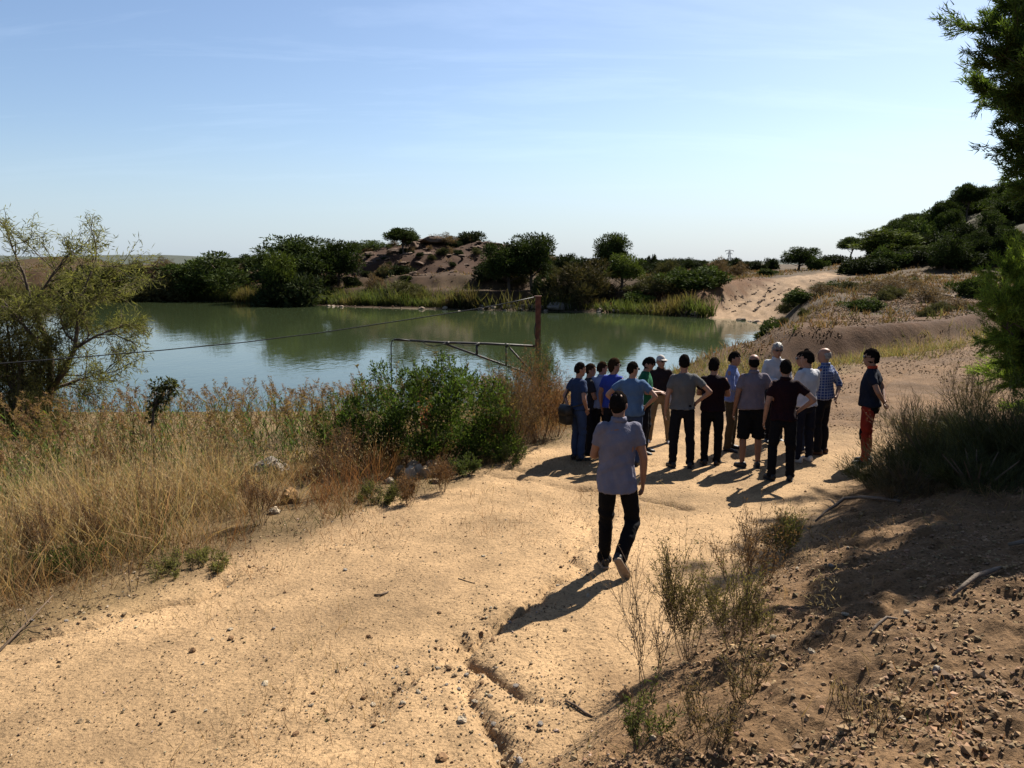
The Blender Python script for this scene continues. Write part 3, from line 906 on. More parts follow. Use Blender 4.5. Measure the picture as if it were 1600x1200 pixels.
HG = 'pines and scrub covering the right hand hill'
rh = np.random.default_rng(31)
n = 0
while n < 165:
    x = rh.uniform(46, 150); y = rh.uniform(98, 200)
    px = 800 + FPX * x / y
    if px < 1352 or px > 1720: continue
    g = h1(x, y)
    if g < 2.1: continue
    isp = rh.random() < 0.36
    s = PINES[int(rh.integers(0, 6))] if isp else BUSHES[rh.choice(['dark', 'dark', 'green'])]
    k = rh.uniform(0.55, 0.95) if isp else rh.uniform(1.5, 2.9)
    plant('pine_tree' if isp else 'bush', s[0], TR if isp else ST, (x, y, g - 0.1), k, k * rh.uniform(.85, 1.1), rh.uniform(0, 6.28),
          'dark %s %s of the wooded hill, %s' % ('pine' if isp else 'bush', 'on the crest' if g > 11 else 'halfway up the slope' if g > 6 else 'near the foot', 'behind the near pine' if px > 1540 else 'under the topmost umbrella pine' if px > 1470 else 'above the light green pines' if px > 1400 else 'at its left tip'), 'tree' if isp else 'bush', HG)
    n += 1
# scrub over the far bank and the knoll
n = 0
while n < 96:
    x = rh.uniform(-62, 30); y = rh.uniform(98, 146)
    dp = float(pond_sd(np.array([x]), np.array([y]))[0])
    if dp < 2.5 or dp > 34: continue
    rd = float(seg_dist(np.array([x]), np.array([y]), RAMP, False)[0][0])
    if rd < 8: continue
    kn = 1 - ((x + 10.5) / 18) ** 2 - ((y - 128) / 16) ** 2
    kind = rh.choice(['dark', 'olive', 'dry', 'green'], p=[.46, .26, .20, .08])
    k = rh.uniform(0.35, 0.8) if kn > 0.1 else rh.uniform(0.6, 1.4)
    plant('bush', BUSHES[kind][0], ST, (x, y, h1(x, y) - 0.1), k * 1.25, k, rh.uniform(0, 6.28),
          'small %s bush among the scrub scattered over the far bank' % {'dark': 'dark green', 'olive': 'olive', 'dry': 'brown dry', 'green': 'green'}[kind], 'bush', 'scrub scattered over the far bank')
    n += 1
n = 0
while n < 42:
    x = rh.uniform(-29, 12); y = rh.uniform(110, 133)
    if 1 - ((x + 10.5) / 18) ** 2 - ((y - 128) / 16) ** 2 < 0.05: continue
    kind = rh.choice(['dark', 'dry', 'olive'], p=[.5, .3, .2]); k = rh.uniform(0.22, 0.6)
    plant('bush', BUSHES[kind][0], ST, (x, y, h1(x, y) - 0.05), k * 1.3, k, rh.uniform(0, 6.28),
          'low %s bush clinging to the slopes of the knoll' % {'dark': 'dark green', 'dry': 'brown dry', 'olive': 'olive'}[kind], 'bush', 'low bushes on the knoll')
    n += 1
# low scrub over the broken red ground and field on the right
n = 0
while n < 34:
    y = rh.uniform(31, 105); x = y * rh.uniform(.34, .68)
    if y < scarp_line(x) + 2: continue
    rd = float(seg_dist(np.array([x]), np.array([y]), RAMP, False)[0][0])
    if rd < 6: continue
    kind = rh.choice(['dry', 'olive'], p=[.7, .3])
    k = rh.uniform(0.18, 0.42)
    plant('bush', BUSHES[kind][0], ST, (x, y, h1(x, y) - 0.05), k * 1.3, k, rh.uniform(0, 6.28), 'low %s tuft among the scrub on the right hand field' % {'dry': 'brown dry', 'olive': 'olive'}[kind], 'bush', 'scrub on the right hand field')
    n += 1
# trees far out on the plain
n = 0
while n < 8:
    x = rh.uniform(-150, 45); y = rh.uniform(175, 320)
    g = h1(x, y)
    k = rh.uniform(0.6, 1.2)
    s = BUSHES[rh.choice(['dark', 'olive'])]
    plant('bush', s[0], ST, (x, y, g - 0.1), k * 1.5, k, rh.uniform(0, 6.28), 'tiny dark bush far out on the plain beyond the pond', 'bush', 'bushes far out on the plain')
    n += 1


# ---- dry grass, reeds, field tufts (nobody could count them)
def blades(mb, rng, pos, h, w, tilt, base, tip, lean=(0, 0)):
    n = len(pos)
    d = np.stack([rng.normal(size=n) * tilt + lean[0], rng.normal(size=n) * tilt + lean[1], np.ones(n)], -1)
    X, Y, Z = frames(d, rng)
    h = np.broadcast_to(h, (n,))[:, None]; w = np.broadcast_to(w, (n,))[:, None]
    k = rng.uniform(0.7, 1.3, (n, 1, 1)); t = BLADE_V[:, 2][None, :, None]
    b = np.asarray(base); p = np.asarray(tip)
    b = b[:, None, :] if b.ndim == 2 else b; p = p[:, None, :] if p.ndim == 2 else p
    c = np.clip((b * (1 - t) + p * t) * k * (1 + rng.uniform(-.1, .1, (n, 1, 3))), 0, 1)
    scatter(mb, BLADE_V, BLADE_F, pos, X * w, Y * h, Z * h, c)


def reed_line(x):
    return np.interp(x, [-16, -10.5, -7.5, -5, -3, -1, 0.5], [7.4, 8.3, 9.5, 11.4, 13.3, 15.7, 18.0])


def dry_grass():
    rng = np.random.default_rng(3)
    mb = MB()
    N = 150000
    x = rng.uniform(-15, 2.2, N); y = rng.uniform(3.0, 21, N)
    _, s, w, sr, sl, par = near_h(x, y)
    e = sl - 0.02 + 0.55 * fbm(x * 0.8, y * 0.8, 3, 91)
    keep = (e > 0) & (y < reed_line(x) + 1.2 * fbm(x, y, 2, 95) + 0.6) & (rng.random(N) < 0.25 + 0.75 * smooth(0, 0.9, e)) & (rng.random(N) < smooth(-0.55, -0.05, fbm(x * 1.3, y * 1.3, 3, 92) + 0.05))
    keep &= (x / np.maximum(y, .1) > -0.85)
    # the clearing with stones at the right end stays open
    keep &= ~(np.hypot((x + 1.25) / 0.9, (y - 10.7) / 0.55) < 1) | (rng.random(N) < .25)
    for px, py, rx in ((452, 786, .34), (428, 803, .25), (425, 735, .5), (650, 745, .55)):
        c0 = on_plane(px, py, -.12); dirn = unit(c0[:2])
        u = (x - c0[0]) * dirn[1] - (y - c0[1]) * dirn[0]; vv = (x - c0[0]) * dirn[0] + (y - c0[1]) * dirn[1] + .55
        keep &= ~((np.abs(u) < rx) & (np.abs(vv) < .75)) | (rng.random(N) < .10)
    x, y, e = x[keep], y[keep], e[keep]
    z = height(x, y)
    tall = smooth(0.1, 1.3, e) * (0.75 + 0.7 * (fbm(x * .7, y * .7, 3, 93) + .25))
    dens = smooth(-2.3, -4.2, x)                     # the fullest, palest stand lies to the left
    h = (0.12 + 0.56 * tall * (0.62 + 0.38 * dens)) * rng.uniform(0.45, 1.3, len(x)) * (0.7 + 1.1 * np.clip(fbm(x * 1.9, y * 1.9, 3, 99) + .28, 0, 1))
    red = smooth(-0.1, 0.25, fbm(x * .5, y * .5, 3, 94) + 0.1 - 0.25 * dens)[:, None]
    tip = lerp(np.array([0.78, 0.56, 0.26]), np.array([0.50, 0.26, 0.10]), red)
    base = lerp(np.array([0.20, 0.10, 0.04]), np.array([0.15, 0.06, 0.025]), red)  # reddish brown base, deepened to paint in the shadow low in the grass
    gr = (rng.random(len(x)) < 0.04 + 0.16 * (fbm(x * .9, y * .9, 2, 97) > 0.18))[:, None]
    tip = np.where(gr, np.array([0.16, 0.19, 0.06]), tip); base = np.where(gr, np.array([0.10, 0.12, 0.04]), base)
    pos = np.stack([x, y, z - 0.01], -1)
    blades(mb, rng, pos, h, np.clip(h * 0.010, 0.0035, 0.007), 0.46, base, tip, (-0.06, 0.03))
    # seed heads: small pale flecks near the tips of the taller blades
    q = np.where(h > 0.42)[0]; q = rng.choice(q, min(20000, len(q)), False)
    hp = pos[q] + np.stack([rng.normal(size=len(q)) * .10, rng.normal(size=len(q)) * .10, h[q] * rng.uniform(0.8, 1.12, len(q))], -1)
    add_leaves(mb, rng, hp, rdirs(rng, len(q)) * .6 + [0, 0, .7], rng.uniform(.03, .07, len(q)), .008, vary(rng, (0.56, 0.43, 0.23), len(q), .35))
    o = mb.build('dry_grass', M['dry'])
    tag(o, 'tall straw coloured dry grass between the track and the reeds', 'grass', kind='stuff')


dry_grass()


def reed_template(rng, H, plume):
    mb = MB()
    bend = rng.uniform(0.1, 0.3)
    pts = [(0, 0, -0.05), (0.02, bend * .1, H * .4), (0.0, bend * .4, H * .75), (0, bend, H)]
    tube(mb, pts, [0.008, 0.007, 0.005, 0.003], 3, (0.24, 0.2, 0.09), cap=False)
    for k in range(6):
        t = 0.18 + 0.74 * k / 6 + rng.uniform(-.04, .04)
        a = rng.uniform(0, 6.28); L = rng.uniform(0.28, 0.5) * (1.15 - 0.5 * t)
        p0 = np.array([0, bend * t * t, H * t]); o = np.array([math.cos(a), math.sin(a), 0])
        p1 = p0 + o * L * .45 + [0, 0, L * .42]; p2 = p0 + o * L * .95 + [0, 0, L * (.25 - .5 * rng.random())]
        sd = np.array([-o[1], o[0], 0]) * 0.013
        g = np.array([0.085, 0.125, 0.028]) if rng.random() < 0.62 else np.array([0.22, 0.145, 0.05])
        mb.add([p0 - sd * .7, p0 + sd * .7, p1 - sd, p1 + sd, p2 - sd * .1, p2 + sd * .1], [[0, 1, 3, 2], [2, 3, 5, 4]], g * rng.uniform(.7, 1.3))
    if plume:
        n = 38
        t = rng.random(n)
        base = np.array([0, bend * 0.95, H * 0.97]); pos = base + np.stack([rng.normal(size=n) * .022, 0.12 * t + rng.normal(size=n) * .02, 0.26 * t], -1)
        d = np.stack([rng.normal(size=n) * .5, 0.5 + rng.normal(size=n) * .4, 0.3 + rng.normal(size=n) * .4], -1)
        add_leaves(mb, rng, pos, d, rng.uniform(.06, .12, n), .017, vary(rng, (0.24, 0.145, 0.075), n, .35))
    v = np.concatenate(mb.v); c = np.concatenate(mb.c); q = [f for f, _ in mb.f if f.size]
    return v, np.concatenate(q), c


def reeds(name, label, x, y, seed, hscale, plume_p=0.8, darken=1.0):
    rng = np.random.default_rng(seed)
    mb = MB()
    T = [reed_template(rng, rng.uniform(0.9, 1.3), rng.random() < plume_p) for _ in range(10)]
    z = height(x, y)
    which = rng.integers(0, len(T), len(x))
    for k, (v, f, c) in enumerate(T):
        m = which == k
        if not m.any(): continue
        n = m.sum()
        pos = np.stack([x[m], y[m], z[m]], -1)
        d = np.stack([rng.normal(size=n) * .1, rng.normal(size=n) * .1, np.ones(n)], -1)
        d /= np.linalg.norm(d, axis=1, keepdims=True)
        a = rng.normal(size=n) * 1.0 + 1.0
        Y0 = np.stack([-np.cos(a), np.sin(a) * .6, np.zeros(n)], -1)
        X = np.cross(Y0, d); X /= np.linalg.norm(X, axis=1, keepdims=True); Y = np.cross(d, X)
        s = (hscale * rng.uniform(.75, 1.15, n))[:, None]
        cc = np.clip(c[None] * rng.uniform(.7, 1.3, (n, 1, 1)) * (1 + rng.uniform(-.08, .08, (n, 1, 3))) * darken, 0, 1)
        scatter(mb, v, f, pos, X * s, Y * s, d * s, cc)
    o = mb.build(name, M['leaf'])
    tag(o, label, 'reeds', kind='stuff')


def reeds_near():
    rng = np.random.default_rng(5)
    N = 5200
    x = rng.uniform(-18, 0.2, N); y = rng.uniform(7.5, 26, N)
    keep = (y > reed_line(x) + 0.9 * fbm(x, y, 2, 95)) & (x / y > -0.80) & (pond_sd(x, y) > -0.2)
    keep &= rng.random(N) < lerp(1.0, 0.18, smooth(4.0, 9, y - reed_line(x)))
    keep &= (rng.random(N) < smooth(-.6, -.1, fbm(x * .8, y * .8, 2, 96)))
    reeds('reed_bed', 'brown plumed reeds along the near shore behind the dry grass', x[keep][:2000], y[keep][:2000], 6, 0.76)


reeds_near()


def far_reeds():
    rng = np.random.default_rng(8)
    mb = MB()
    P = []
    for (pa, pb, dmax, n) in [((430, 474), (745, 485), 5.0, 5200), ((200, 468), (440, 474), 5.0, 5200), ((930, 488), (1120, 497), 3.0, 1300), ((-80, 468), (200, 468), 5, 1500), ((745, 485), (930, 488), 1.2, 250)]:
        a = on_plane(*pa, ZW)[:2]; b = on_plane(*pb, ZW)[:2]
        t = rng.random(n)
        q = a + (b - a) * t[:, None]; q[:, 1] += rng.random(n) ** 1.3 * dmax + 0.1
        P.append(q)
    P = np.concatenate(P)
    x, y = P.T
    hp = 1.75 * (0.65 + 1.0 * (fbm(x / 5, y / 3, 3, 101) + .25))
    z = height(x, y)
    mixc = smooth(-.25, .25, fbm(x / 4, y / 4, 2, 102))[:, None]
    tip = lerp(np.array([0.13, 0.16, 0.045]), np.array([0.22, 0.165, 0.07]), mixc)
    blades(mb, rng, np.stack([x, y, z - .05], -1), hp * rng.uniform(.6, 1.2, len(x)), 0.075, 0.22, np.array([0.045, 0.05, 0.02]), tip)
    o = mb.build('far_reed_bed', M['leaf'])
    tag(o, 'green and straw reeds lining the far shore of the pond', 'reeds', kind='stuff')


far_reeds()


def field_tufts():
    rng = np.random.default_rng(9)
    mb = MB()
    # field on the right and the plain beyond
    N = 7200
    d = np.exp(rng.uniform(math.log(29), math.log(150), N)); a = rng.uniform(R(5), R(38), N)
    x, y = d * np.sin(a), d * np.cos(a)
    rd, _, rp = seg_dist(x, y, RAMP, False)
    t = y - scarp_line(x)
    keep = (pond_sd(x, y) > 2.5) & (rd > 4.5) & (t > 1.0) & (rng.random(N) < np.where(t < 14, 0.22, 0.95))
    x, y = x[keep], y[keep]
    # far bank and knoll
    N2 = 3400
    x2 = rng.uniform(-95, 40, N2); y2 = rng.uniform(98, 175, N2)
    rd, _, _ = seg_dist(x2, y2, RAMP, False)
    kn = 1 - ((x2 + 10.5) / 19) ** 2 - ((y2 - 129) / 17) ** 2
    k2 = (pond_sd(x2, y2) > 4) & (rd > 5) & (rng.random(N2) < np.where(kn > 0, .35, 1.0))
    x, y = np.concatenate([x, x2[k2]]), np.concatenate([y, y2[k2]])
    per = 7
    d = np.hypot(x, y)
    X = np.repeat(x, per) + rng.normal(size=len(x) * per) * 0.09 * np.repeat(1 + d / 60, per)
    Y = np.repeat(y, per) + rng.normal(size=len(x) * per) * 0.09 * np.repeat(1 + d / 60, per)
    D = np.repeat(d, per)
    z = height(X, Y)
    h = np.repeat(rng.uniform(0.16, 0.5, len(x)), per) * rng.uniform(.6, 1.2, len(X))
    cb = np.repeat(vary(rng, (0.21, 0.14, 0.062), len(x), .35), per, 0)
    g = np.repeat(rng.random(len(x)) < .16, per)
    cb[g] = vary(rng, (0.14, 0.145, 0.05), g.sum(), .3)
    blades(mb, rng, np.stack([X, Y, z - .02], -1), h, 0.014 + D * 0.0007, 0.45, cb * .75, cb)
    o = mb.build('field_grass', M['dry'])
    tag(o, 'sparse dry tufts over the field and far bank', 'grass', kind='stuff')


field_tufts()


def verge_grass():
    """thin grass on the strip in front of the earth scarp, by the water behind the group, and wisps on the near bank"""
    rng = np.random.default_rng(10)
    mb = MB(); P = []; Hh = []; Cc = []
    N = 60000
    x = rng.uniform(-1, 17, N); y = rng.uniform(13, 31, N)
    _, s, w, sr, sl, par = near_h(x, y)
    t = y - scarp_line(x)
    n1 = fbm(x * .6, y * .6, 3, 111)
    k = (sl > 0.5 + 1.2 * (n1 + .3)) & (t < -0.5) & (n1 > -0.1) & (x > 1.2 + 0.15 * (y - 14)) & (rng.random(N) < 0.5)
    P.append(np.stack([x[k], y[k]], -1)); Hh.append(rng.uniform(.12, .42, k.sum()))
    c = vary(rng, (0.36, 0.29, 0.11), k.sum(), .25); gg = rng.random(k.sum()) < .35; c[gg] = vary(rng, (0.17, 0.19, 0.05), gg.sum()); Cc.append(c)
    x = rng.uniform(7, 20, 30000); y = rng.uniform(20, 34, 30000)
    t2 = y - scarp_line(x); n2 = fbm(x * .8, y * .8, 3, 116)
    k = (t2 > -5.0) & (t2 < -.5) & (n2 > -.12) & (rng.random(30000) < .55)
    P.append(np.stack([x[k], y[k]], -1)); Hh.append(rng.uniform(.12, .48, k.sum()))
    c = vary(rng, (0.38, 0.31, 0.115), k.sum(), .3); gg = rng.random(k.sum()) < .3; c[gg] = vary(rng, (0.19, 0.2, 0.06), gg.sum()); Cc.append(c)
    # bank between the big bush and the group, down to the water
    N = 9000
    x = rng.uniform(-1, 9, N); y = rng.uniform(17.5, 31, N)
    k = (t[:N] < -0.3) & (pond_sd(x, y) > 0.1) & (rng.random(N) < .6) & (fbm(x * .5, y * .5, 2, 113) > -.15)
    _, s, w, sr, sl, par = near_h(x, y)
    k &= sl > 1.2
    P.append(np.stack([x[k], y[k]], -1)); Hh.append(rng.uniform(.15, .6, k.sum()))
    c = vary(rng, (0.30, 0.24, 0.10), k.sum(), .25); gg = rng.random(k.sum()) < .4; c[gg] = vary(rng, (0.13, 0.16, 0.05), gg.sum()); Cc.append(c)
    # low green and brown growth along the left edge of the track
    N = 16000
    x = rng.uniform(-6, 1.5, N); y = rng.uniform(4, 16, N)
    _, s, w, sr, sl, par = near_h(x, y)
    n1 = fbm(x * 1.0, y * 1.0, 3, 115)
    k = (-s - w > -.12 + .5 * rng.random(N)) & (sl < 1.1) & (n1 > 0.06) & (x / y > -.8)
    P.append(np.stack([x[k], y[k]], -1)); Hh.append(rng.uniform(.05, .20, k.sum()))
    c = vary(rng, (0.24, 0.17, 0.075), k.sum(), .3); gg = rng.random(k.sum()) < .5; c[gg] = vary(rng, (0.105, 0.125, 0.04), gg.sum(), .3); Cc.append(c)
    # near bank wisps
    N = 5200
    x = rng.uniform(0, 6, N); y = rng.uniform(2.5, 12, N)
    _, s, w, sr, sl, par = near_h(x, y)
    n1 = fbm(x * 1.1, y * 1.1, 3, 112)
    k = (sr > 0.02) & (n1 > 0.05) & (rng.random(N) < .55)
    P.append(np.stack([x[k], y[k]], -1)); Hh.append(rng.uniform(.05, .2, k.sum())); Cc.append(vary(rng, (0.34, 0.25, 0.12), k.sum(), .3))
    P = np.concatenate(P); Hh = np.concatenate(Hh); Cc = np.concatenate(Cc)
    z = height(P[:, 0], P[:, 1])
    d = np.hypot(P[:, 0], P[:, 1])
    blades(mb, rng, np.concatenate([P, z[:, None] - .01], 1), Hh, 0.003 + 0.0004 * d, 0.5, Cc * .7, Cc)
    o = mb.build('verge_grass', M['dry'])
    tag(o, 'thin yellowish grass along the edges of the track', 'grass', kind='stuff')


verge_grass()


# ---- branching plants
def grow(mt, rng, p, d, L, r, level, tips, spread=0.6, kids=(3, 4, 4), up=0.15, crook=0.18, nseg=5, taper=0.55, col=(1, 1, 1), mid_leaf=True):
    pts = [p]; q = np.array(p, float); dd = unit(d)
    for i in range(nseg):
        dd = unit(dd + rng.normal(size=3) * crook + np.array([0, 0, up]) * 0.3)
        q = q + dd * L / nseg
        pts.append(q.copy())
    rad = np.linspace(r, r * taper, nseg + 1)
    tube(mt, pts, rad, 6 if r > .02 else (4 if r > .006 else 3), col, cap=False)
    if level == 0:
        tips.append(np.array(pts)); return
    nk = kids[len(kids) - level] if level <= len(kids) else 3
    for k in range(nk):
        t = 0.35 + 0.65 * (k + rng.random()) / nk
        i = min(int(t * nseg), nseg - 1)
        b = pts[i] + (pts[i + 1] - pts[i]) * (t * nseg - i)
        td = unit(pts[i + 1] - pts[i])
        sd = unit(np.cross(td, rdirs(rng, 1)[0]))
        nd = unit(td + sd * spread * rng.uniform(.7, 1.4) + np.array([0, 0, up]))
        grow(mt, rng, b, nd, L * rng.uniform(.5, .75), max(r * rng.uniform(.42, .6), .0018), level - 1, tips, spread, kids, up, crook, max(nseg - 1, 3), taper, col)
    if level >= 1:
        tips.append(np.array(pts[2:] if mid_leaf is False else pts[1:]))


def sprays(mc, rng, tips, per, length, width, base, tip, droop=0.3, out=0.8, spread=0.05):
    A = np.concatenate([np.repeat(t[:-1], per, 0) for t in tips]); B = np.concatenate([np.repeat(t[1:], per, 0) for t in tips])
    n = len(A)
    f = rng.random((n, 1))
    td = B - A; td /= np.linalg.norm(td, axis=1, keepdims=True) + 1e-9
    pos = A + (B - A) * f + rng.normal(size=(n, 3)) * spread
    d = td * out + rng.normal(size=(n, 3)) * 0.6 + np.array([0, 0, -droop])
    t = rng.random((n, 1)) ** 1.4
    c = np.clip((np.asarray(base) * (1 - t) + np.asarray(tip) * t) * rng.uniform(.7, 1.3, (n, 1)), 0, 1)
    add_leaves(mc, rng, pos, d, length * rng.uniform(.5, 1.3, n), width, c)


def tamarisk_tree():
    rng = np.random.default_rng(12)
    p = at_dist(66, 19.0, 632); g = h1(p[0], p[1])
    mt, mc = MB(), MB(); tips = []
    e = empty('tamarisk_tree', (p[0], p[1], g))
    def limb(pts, rad, kl, lvl=2):
        tube(mt, pts, rad, 7)
        pts = [np.array(q, float) for q in pts]
        for i in range(1, len(pts)):
            for _ in range(kl):
                t = rng.random(); b = pts[i - 1] + (pts[i] - pts[i - 1]) * t
                td = unit(pts[i] - pts[i - 1])
                nd = unit(td * .7 + rdirs(rng, 1)[0] * .9 + [0, 0, .1])
                grow(mt, rng, b, nd, rng.uniform(.55, 1.05), 0.014, lvl - 1, tips, .7, (4, 4), .06, .2, 5)
        grow(mt, rng, pts[-1], pts[-1] - pts[-2], .8, rad[-1], lvl - 1, tips, .6, (4, 4), .12, .2, 5)
    zb = -(p[2] - g) if False else 0
    k = 19.0 / FPX
    def P(px, py, dy=0.0):
        q = at_dist(px, 19.0 + dy, py); return q - np.array([p[0], p[1], g])
    base = np.array([0, 0, -.2])
    fork = P(78, 612)
    limb([base, fork, P(80, 560), P(68, 520, .1), P(50, 480, .2), P(38, 430, .3), P(18, 385, .2)], [.10, .085, .07, .06, .045, .03, .015], 4)
    limb([fork, P(100, 580, -.3), P(117, 545, -.4), P(122, 500, -.3), P(131, 455, -.3), P(150, 405, -.3)], [.075, .06, .05, .04, .028, .014], 5)
    limb([P(80, 560), P(60, 535, -.5), P(30, 500, -.8), P(5, 470, -.8)], [.05, .04, .03, .018], 4)
    limb([P(117, 545, -.4), P(150, 525, -.6), P(178, 515, -.7)], [.035, .025, .012], 4)
    limb([fork, P(105, 600, .5), P(135, 590, .6), P(168, 580, .6)], [.04, .03, .02, .01], 4)
    limb([P(50, 480, .2), P(75, 440, .5), P(100, 405, .6)], [.035, .025, .012], 4)
    limb([base, P(40, 600, -.4), P(10, 570, -.6), P(-20, 530, -.6)], [.06, .045, .03, .015], 4)
    limb([P(122, 500, -.3), P(150, 470, .3), P(172, 440, .4)], [.03, .022, .01], 4)
    sprays(mc, rng, tips, 9, 0.17, 0.019, (0.135, 0.14, 0.05), (0.27, 0.25, 0.09), 0.25, .7, .07)
    mt.build('trunk', M['bark'], e, True); mc.build('crown', M['leaf'], e)
    tag(e, 'wispy olive brown tamarisk tree at the water edge in the left of the view', 'tree')
    # a lower tamarisk thicket at its left
    for (px, y, top, w, lab) in [(10, 18.5, 455, 110, 'dense dark tamarisk thicket left of the wispy tamarisk tree'), (-30, 21, 420, 150, 'taller tamarisk thicket cut by the left edge of the view'), (45, 17.5, 590, 90, 'low dark thicket under the wispy tamarisk tree')]:
        src = (bush_meshes(160 + px, 3.4, 3.0, (0.075, 0.075, 0.028), (0.16, 0.135, 0.05), 60, 190, 0.16, 0.1, up=0.5, stems=14), 3.4, 3.0)
        far_plant('bush', src, px, y, top, w, lab)


tamarisk_tree()


def sapling():
    rng = np.random.default_rng(14)
    p = at_dist(238, 13.0, 690); g = h1(p[0], p[1])
    e = empty('sapling', (p[0], p[1], g))
    mt, mc = MB(), MB(); tips = []
    P = lambda px, py: at_dist(px, 13.0, py) - np.array([p[0], p[1], g])
    tube(mt, [(0, 0, -.1), P(238, 668), P(240, 640), P(248, 615)], [.026, .024, .02, .012], 6)
    C = np.array([P(262, 602), P(250, 600), P(241, 606), P(270, 610), P(255, 614), P(240, 625), P(246, 634), P(236, 640), P(258, 622), P(266, 600), P(235, 655)])
    C[:, 1] += rng.uniform(-.15, .15, len(C))
    clump_leaves(mc, rng, C, np.array([.12, .13, .1, .1, .12, .12, .12, .09, .1, .08, .07]), 75, .075, .03, (0.045, 0.055, 0.022), (0.11, 0.11, 0.05), up=-.3)
    for c in C: tube(mt, [P(240, 640), (P(240, 640) + c) / 2 + [0, 0, .05], c], [.01, .007, .004], 4)
    mt.build('trunk', M['bark'], e, True); mc.build('crown', M['leaf'], e)
    tag(e, 'thin dark sapling standing alone among the reeds against the water', 'tree')


sapling()


def big_bush():
    """leafy bush in the middle of the near shore"""
    rng = np.random.default_rng(16)
    y = 13.2
    p = at_dist(672, y, 740); g = h1(p[0], p[1])
    e = empty('leafy_bush', (p[0], p[1], g))
    ms, mc = MB(), MB(); C = []; Rd = []
    out = np.array([(528, 665), (545, 630), (560, 592), (585, 572), (620, 580), (650, 572), (690, 556), (720, 572), (745, 578), (775, 590), (800, 620), (806, 660)], float)
    k = y / FPX
    for _ in range(1000):
        if len(C) >= 165: break
        px = rng.uniform(530, 806); py = rng.uniform(565, 725)
        topy = np.interp(px, out[:, 0], out[:, 1])
        if py < topy + 10: continue
        dep = rng.uniform(-1, 1) * 1.15 * math.sqrt(max(0.05, 1 - ((px - 668) / 150) ** 2)) * (0.55 + 0.45 * smooth(topy, topy + 60, py))
        q = at_dist(px, y + dep, py)
        if q[2] < g - .05: continue
        C.append(q - np.array([p[0], p[1], g])); Rd.append(rng.uniform(.15, .25))
    C = np.array(C); Rd = np.array(Rd)
    clump_leaves(mc, rng, C, Rd, 210, .062, .024, (0.030, 0.055, 0.012), (0.115, 0.16, 0.032), up=.6)
    # upright shoots that break the outline
    for i in range(110):
        px = rng.uniform(545, 800); ty = np.interp(px, out[:, 0], out[:, 1])
        q = at_dist(px, y + rng.uniform(-.8, .8), ty + rng.uniform(6, 60)) - np.array([p[0], p[1], g])
        L = rng.uniform(.18, .42); d = unit([rng.normal() * .25 + (px - 668) / 400, rng.normal() * .25, 1])
        tube(ms, [q, q + d * L], [.005, .002], 3, cap=False)
        n = 22; t = rng.random((n, 1))
        add_leaves(mc, rng, q + d * L * t + rng.normal(size=(n, 3)) * .012, d * .6 + rng.normal(size=(n, 3)) * .6, rng.uniform(.04, .075, n), .02, vary(rng, (0.085, 0.125, 0.028) if rng.random() < .8 else (0.17, 0.12, 0.05), n, .3))
    for i in rng.choice(len(C), 34, False):
        b = np.array([C[i][0] * .35, C[i][1] * .35, -.1])
        tube(ms, [b, (b + C[i]) / 2 + [0, 0, .1], C[i]], [.018, .012, .004], 5, cap=False)
    # a spray of reddish dead leaves hanging in the front
    q = at_dist(664, y - 1.2, 650) - np.array([p[0], p[1], g])
    n = 60
    md = MB()
    add_leaves(md, rng, q + rng.normal(size=(n, 3)) * [.05, .03, .14], rng.normal(size=(n, 3)) + [0, 0, -.8], rng.uniform(.05, .09, n), .02, vary(rng, (0.34, 0.13, 0.07), n))
    so = ms.build('stems', M['twig'], e); so['kind'] = 'stuff'; mc.build('foliage', M['leaf'], e)
    o = md.build('dead_spray', M['leaf'], e); o['label'] = 'reddish dead spray of leaves'; o['kind'] = 'stuff'
    tag(e, 'large dense green leafy bush at the shore in front of the pipe boom', 'bush')
    b2 = (bush_meshes(161, 1.2, 1.6, (0.05, 0.08, 0.02), (0.13, 0.16, 0.04), 40, 160, 0.065, .35), 1.2, 1.6)
    far_plant('bush', b2, 528, 14.5, 618, 70, 'smaller leafy bush at the left foot of the large green bush')


big_bush()


def twig_bush(name, label, px, y, base_y, tops, seed, stems, H, W, lcol, lcol2, per=4, llen=.05, lwid=.01, kids=(4, 4), r=.007, mat='leaf', up=.35, cat='bush', lvl=2, spread=.55, scol=None, ground=True, droop=.0, group=None):
    rng = np.random.default_rng(seed)
    p = at_dist(px, y, base_y) if y else ground_at(px, base_y)
    g = h1(p[0], p[1])
    e = empty(name, (p[0], p[1], g))
    mt, mc = MB(), MB(); tips = []
    for i in range(stems):
        a = rng.uniform(0, 6.28); rr = math.sqrt(rng.random())
        b = np.array([math.cos(a) * .12 * W * rr, math.sin(a) * .12 * W * rr, -.03])
        o = rr * W * .5 / max(H, .01)
        d = np.array([math.cos(a) * o, math.sin(a) * o, 1.0])
        grow(mt, rng, b, d, H * rng.uniform(.55, 1.0), r, lvl, tips, spread, kids, up, .12, 5)
    if per:
        sprays(mc, rng, tips, per, llen, lwid, lcol, lcol2, droop, .5, llen * .3)
    mt.build('stems', scol or M['twig'], e)
    if per: mc.build('foliage', M[mat], e)
    tag(e, label, cat, group)
    return e


